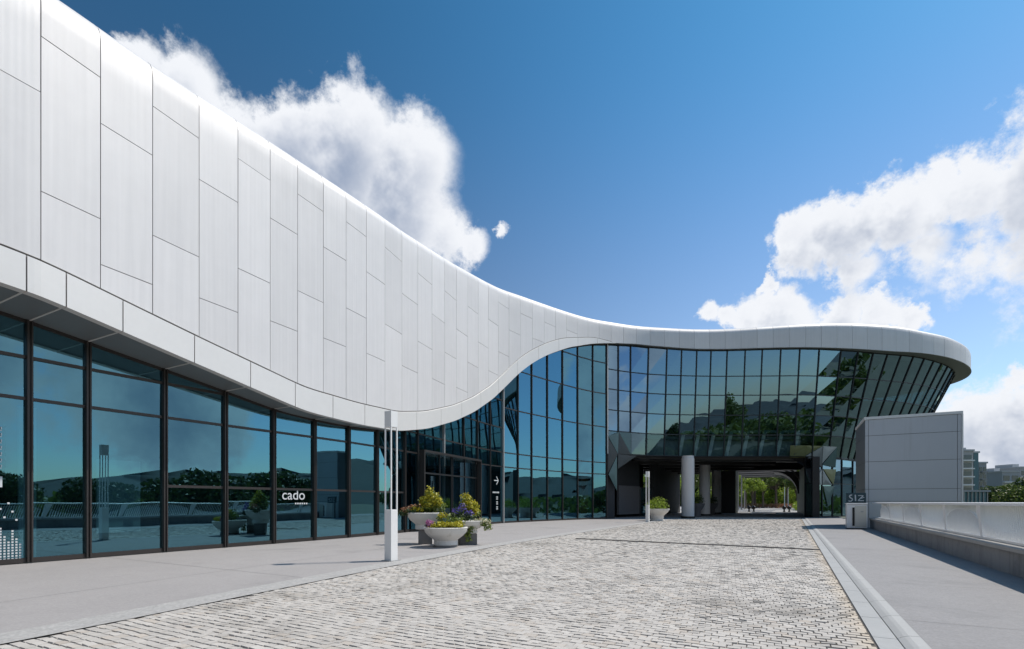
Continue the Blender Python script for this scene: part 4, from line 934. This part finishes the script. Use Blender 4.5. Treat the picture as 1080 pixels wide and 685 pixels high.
plant('flowering_shrub', pl_ + Vector((.12, 0, .97)), 'tall yellow-tipped shrub in the raised left bowl', 'shrub', [
    ('foliage', M['leaf_g'], [(-.05, 0, .2, .30, .28, .22), (.12, .05, .34, .28, .25, .26), (.3, 0, .2, .24, .2, .2), (.02, 0, .48, .2, .18, .2), (-.25, .0, .12, .2, .2, .12)], 900, .042, 1),
    ('blossom', M['leaf_y'], [(0, -.05, .62, .13, .12, .2), (.14, -.12, .46, .2, .14, .18), (-.12, -.12, .38, .18, .12, .16), (.3, -.14, .34, .16, .12, .14), (-.02, -.2, .26, .22, .1, .12)], 760, .036, 2)])
plant('flower_clump', pl_ + Vector((-.28, -.2, .97)), 'rust and yellow flowers spilling over the left rim of the raised bowl', 'flowers', [
    ('foliage', M['leaf_d'], [(-.12, 0, .06, .26, .2, .12), (.1, 0, .1, .24, .2, .12), (-.38, 0, .0, .2, .12, .08)], 420, .04, 3),
    ('blossom', M['leaf_y'], [(.0, -.1, .14, .12, .08, .07), (.16, -.12, .1, .12, .08, .06)], 130, .032, 4), ('dry_leaf', M['rust'], [(-.25, -.05, .1, .2, .12, .1), (-.02, -.05, .2, .2, .1, .07)], 150, .03, 5)])
plant('flowering_shrub', pr_ + Vector((-.05, .1, .74)), 'bushy yellow-topped shrub in the right bowl', 'shrub', [
    ('foliage', M['leaf_g'], [(0, 0, .22, .34, .3, .24), (.2, 0, .3, .26, .22, .22), (.02, 0, .5, .22, .2, .18), (-.3, 0, .14, .2, .2, .12)], 800, .042, 6),
    ('blossom', M['leaf_y'], [(.02, -.05, .66, .17, .14, .17), (.2, -.14, .48, .2, .14, .15), (.05, -.2, .42, .2, .12, .14), (.28, -.2, .3, .14, .1, .12)], 640, .036, 7)])
plant('flower_clump', pr_ + Vector((-.22, -.25, .74)), 'violet-blue flowers between the two rear bowls', 'flowers', [
    ('foliage', M['leaf_d'], [(0, 0, .12, .26, .2, .14), (.25, -.05, .12, .2, .15, .12)], 380, .036, 8), ('blossom', M['violet'], [(-.1, -.08, .3, .17, .1, .09), (.08, -.05, .42, .13, .1, .12), (.3, -.1, .22, .16, .1, .1)], 130, .032, 9)])
plant('trailing_plant', pr_ + Vector((.36, -.18, .66)), 'pale green plant trailing over the right rim of the right bowl', 'plant', [
    ('foliage', M['leaf_g'], [(.08, 0, .02, .26, .2, .12), (.28, 0, -.1, .14, .16, .12), (-.2, -.2, -.08, .14, .1, .16), (-.3, -.22, -.38, .12, .1, .2)], 480, .038, 10), ('blossom', M['cream'], [(.1, -.1, .08, .26, .12, .08), (.3, -.05, -.02, .1, .1, .08)], 160, .03, 11)])
plant('flower_clump', pf + Vector((-.0, -.1, .56)), 'row of low yellow flowers filling the front bowl', 'flowers', [
    ('foliage', M['leaf_g'], [(-.2, 0, .06, .3, .3, .1), (.2, 0, .06, .34, .3, .1), (-.05, .25, .22, .26, .2, .2), (.3, .2, .16, .24, .2, .14)], 800, .036, 12), ('blossom', M['leaf_y'], [(-.1, -.3, .07, .3, .14, .06), (.28, -.28, .08, .26, .14, .06), (-.1, .1, .36, .16, .1, .08), (.42, -.05, .14, .14, .14, .08), (.05, -.3, .12, .4, .16, .07)], 760, .032, 13)])
plant('flower_clump', pf + Vector((-.44, -.18, .58)), 'pink flowers at the left rim of the front bowl', 'flowers', [
    ('foliage', M['leaf_d'], [(0, 0, .05, .14, .14, .08)], 120, .03, 14), ('blossom', M['pink'], [(0, -.05, .12, .13, .1, .09), (.03, -.1, .0, .12, .06, .07)], 170, .032, 15)])

# ------------------------------------------------------------------ planters in and before the passage
def urn(loc, label, mt, leafmt, seed, bush, rim=.5, h=.85):
    o = empty('planter', loc, label, 'planter', 'planters in the passage'); mb = MB()
    mb.lathe([(rim * .6, 0), (rim * .62, .06), (rim * .5, .1), (rim * .55, h * .45), (rim * .85, h * .72), (rim, h * .95), (rim, h), (rim * .9, h), (rim * .86, h * .93), (.01, h * .93)], loc, 32); mb.build('bowl', mt, o, smooth=True)
    b = empty('shrub', loc + up_ * (h - .05), bush, 'shrub', 'shrubs in the passage planters')
    leaf_object('foliage', leaf_cloud([(0, 0, .25, rim * 1.0, rim * 1.0, .35), (.1, 0, .55, rim * .75, rim * .7, .35), (-.15, 0, .4, rim * .7, rim * .6, .3)], 900, .055, seed), leafmt, b, loc + up_ * (h - .05))
    st_ = MB()
    for k in range(5): st_.tube([loc + up_ * (h - .1), loc + Vector((math.cos(k * 1.3) * .15, math.sin(k * 1.3) * .15, h + .3))], [.015, .006], 5)
    st_.build('stem', M['bark'], b)
urn(ground(693, 549.6), 'white bowl planter with a round green bush behind the far lamp post', M['planter'], M['leaf_c'], 31, 'round bright green bush in the bowl behind the far lamp post', .85, .85)
urn(uv(48.2, -7.5), 'grey urn planter between the first and second passage columns', M['inner_grey'], M['leaf_a'], 32, 'dark shrub in the urn between first and second columns', .72, 1.2)
urn(uv(56.8, -7.4), 'grey urn planter between the second and third passage columns', M['inner_grey'], M['leaf_a'], 33, 'dark shrub in the urn between second and third columns', .72, 1.2)

# ------------------------------------------------------------------ pergola and things beyond the passage
pg = empty('pergola', uv(72, -3, 0), 'long slatted canopy over the road beyond the dark passage', 'pergola')
M['slat'] = mat('weathered_slat', (.36, .33, .31), .7, var=[(2, .2)])
mb = MB()
for i in range(64):
    u = 70 + i * .52; mb.bar(uv(u, -7.8, 6.05 + .12 * math.sin(i * .9)), uv(u, .6, 6.05 + .12 * math.sin(i * .9 + 1)), .16, .07)
mb.build('canopy_slat', M['slat'], pg)
for i, u in enumerate((70.5, 77, 83.5, 90, 96.5, 103)):
    mb = MB(); pts = [uv(u, -7.6, 5.85), uv(u, -3, 5.9), uv(u, -1.2, 5.7), uv(u, .1, 5.1), uv(u, .8, 4.1), uv(u, 1.1, 2.8), uv(u, 1.2, 0)]
    for a, b in zip(pts, pts[1:]): mb.bar(a, b, .16, .2)
    mb.build('rib', mat('dark_rib', (.10, .095, .09), .6) if i == 0 else bpy.data.materials['dark_rib'], pg)
    mb = MB(); q = uv(u, -7.6); mb.bar(q, q + up_ * 5.9, .18, .18); mb.build('pergola_post', M['slat'], pg)
gb0 = 'black bollards on the far road'
bl0 = empty('bollard', uv(78, -5.2, 0), 'short black ball bollard nearest the pergola posts on the left', 'bollard', gb0)
mb = MB(); c = uv(78, -5.2); mb.lathe([(.16, 0), (.16, .08), (.10, .1), (.10, .34)] + [(.26 * math.sin(a), .58 - .26 * math.cos(a)) for a in np.linspace(.4, 3.1, 9)], c, 16); mb.build('bollard_body', M['black'], bl0, smooth=True)
dup(bl0, uv(78, -4.6), label='second black ball bollard from the left on the far road'); dup(bl0, uv(78, -.9), label='third black ball bollard from the left on the far road'); dup(bl0, uv(78, -.3), label='black ball bollard nearest the curved pergola ribs')
for u, v, lab in ((110, -1.2, 'slim white flagpole-like post left of pair beyond the passage'), (112, -.6, 'slim white post right of pair beyond the passage')):
    o = empty('white_post', uv(u, v), lab, 'post', 'white posts beyond the passage'); mb = MB(); mb.tube([uv(u, v, 0), uv(u, v, 4.2)], [.09, .06], 8); mb.build('shaft', M['white'], o); mb = MB(); mb.lathe([(.16, 0), (.16, .1), (.05, .12)], uv(u, v), 12); mb.build('post_foot', M['conc'], o)
hed = empty('hedge', uv(100, 1.5, 0), 'low yellow-green clipped hedge right of the far road', 'hedge')
leaf_object('foliage', leaf_cloud([(i * A_.x * 1.6, i * A_.y * 1.6, .7, 1.5, 1.3, .9) for i in range(-6, 10)], 6000, .12, 41), M['leaf_c'], hed, uv(100, 1.6, 0))
hd3 = empty('hedge', uv(150, -4, 0), 'tall bright green shrubbery filling the end of the far road', 'hedge')
leaf_object('foliage', leaf_cloud([(i * B_.x * 2.2, i * B_.y * 2.2, 2.2 + (i % 3) * .5, 2.4, 2.4, 2.6) for i in range(-8, 9)], 9000, .3, 43), M['leaf_c'], hd3, uv(150, -4, 0))
hd2 = empty('hedge', uv(128, -4, 0), 'low reddish flower bed closing the far road', 'hedge')
leaf_object('foliage', leaf_cloud([(i * B_.x * 1.4, i * B_.y * 1.4, .5, 1.2, 1.0, .6) for i in range(-4, 4)], 2200, .12, 42), M['rust'], hd2, uv(128, -4, 0))

# ------------------------------------------------------------------ far buildings at right
def far_block(name, px0, px1, ytop, Z, depth, mt, label, floors, win=True, dark=None):
    x0, x1 = (px0 - 540) / F * Z, (px1 - 540) / F * Z; zt = EYE + (530 - ytop) * Z / F; o = empty(name, Vector(((x0 + x1) / 2, Z, -4.2)), label, 'building', 'buildings beyond the railing')
    mb = MB(); mb.box(((x0 + x1) / 2, Z + depth / 2, (zt - 4.2) / 2), (x1 - x0, depth, zt + 4.2)); mb.build('wall', mt, o)
    mb = MB(); mb.box(((x0 + x1) / 2, Z + depth / 2, zt + .25), (x1 - x0 + .5, depth + .5, .5)); mb.box(((x0 + x1) / 2, Z + depth / 2, zt + 1.2), ((x1 - x0) * .35, depth * .4, 1.5)); mb.build('roof', M['roof'], o)
    if win:
        fh = (zt - 2) / floors; nb_ = max(2, int((x1 - x0) / 3.2))
        for f in range(floors):
            z = 1.4 + f * fh + fh * .5
            b = MB(); b.box(((x0 + x1) / 2, Z - .45, z - fh * .42), (x1 - x0 - .6, .9, .35)); b.build('balcony', M['white'] if dark is None else M['conc'], o)
            for k in range(nb_):
                xx = x0 + (k + .5) * (x1 - x0) / nb_; w = MB(); w.box((xx, Z - .02, z), ((x1 - x0) / nb_ * .74, .1, fh * .55)); w.build('window', M['far_glass'], o)
    return o
M['far_glass'] = mat('far_window_glass', (.03, .05, .065), .1, .0, spec=.8)
M['far_wall'] = mat('far_render', (.42, .42, .42), .8, var=[(.3, .06)]); M['far_wall2'] = mat('far_grey_render', (.33, .35, .37), .8, var=[(.3, .06)]); M['far_teal'] = mat('far_teal_cladding', (.05, .12, .15), .25, .2)
far_block('apartment_block', 985, 1026.5, 476, 150, 18, M['far_wall'], 'grey apartment tower with open balconies beside the panel block', 6)
far_block('apartment_block', 1027, 1032, 478, 151, 12, M['far_teal'], 'narrow teal glass stair tower joined to the apartment tower', 6, win=False)
far_block('apartment_block', 1032.5, 1040.5, 489, 158, 14, M['far_wall2'], 'plain grey block right of the apartment tower', 5, dark=1)
far_block('office_building', 1057, 1075, 498, 210, 20, M['far_wall2'], 'low grey flat-roofed building behind the trees', 3)
far_block('office_building', 1076, 1096, 493.5, 215, 20, M['far_wall'], 'taller pale building at the right edge behind the trees', 4)
pv = empty('glass_pavilion', Vector((64, 70, -4.2)), 'low teal glass pavilion just above the railing right of the panel block', 'building')
x0, x1, Z = (1008 - 540) / F * 74, (1041 - 540) / F * 74, 74; zt = EYE + (530 - 519) * Z / F
mb = MB(); mb.box(((x0 + x1) / 2, Z + 4, (zt - 4.2) / 2), (x1 - x0, 8, zt + 4.2)); mb.build('wall', M['far_teal'], pv)
mb = MB()
for k in range(9): mb.box((x0 + (x1 - x0) * k / 8, Z - .06, (zt - 4.2) / 2), (.08, .1, zt + 4.2))
mb.build('mullion', M['mullion_pale'], pv)
mb = MB(); mb.box(((x0 + x1) / 2, Z + 4, zt + .12), (x1 - x0 + .6, 8.6, .24)); mb.build('roof', M['far_wall2'], pv)
# distant woods on the slope beyond the railing and behind the camera: one uncountable mass
def wood_balls():
    r = random.Random(9); out = []
    for i in range(330):
        az = R(66 + r.random() * 150); d = 150 + r.random() * 170; h = r.uniform(3, 5.6)
        out.append((math.sin(az) * d, math.cos(az) * d, -4.2 + h * .8, h * 1.15, h * 1.15, h))
    for i in range(150):
        p = uv(r.uniform(165, 215), r.uniform(-60, 30)); h = r.uniform(5, 9); out.append((p.x, p.y, h * .7, h, h, h * .9))
    return out
wd = leaf_object('distant_woodland', leaf_cloud(wood_balls(), 32000, 1.4, 51, aspect=.75), M['leaf_b'], None, (0, 0, 0)); tag(wd, 'far woodland mass closing the view past the passage and beyond the railing', 'woodland', kind='stuff')
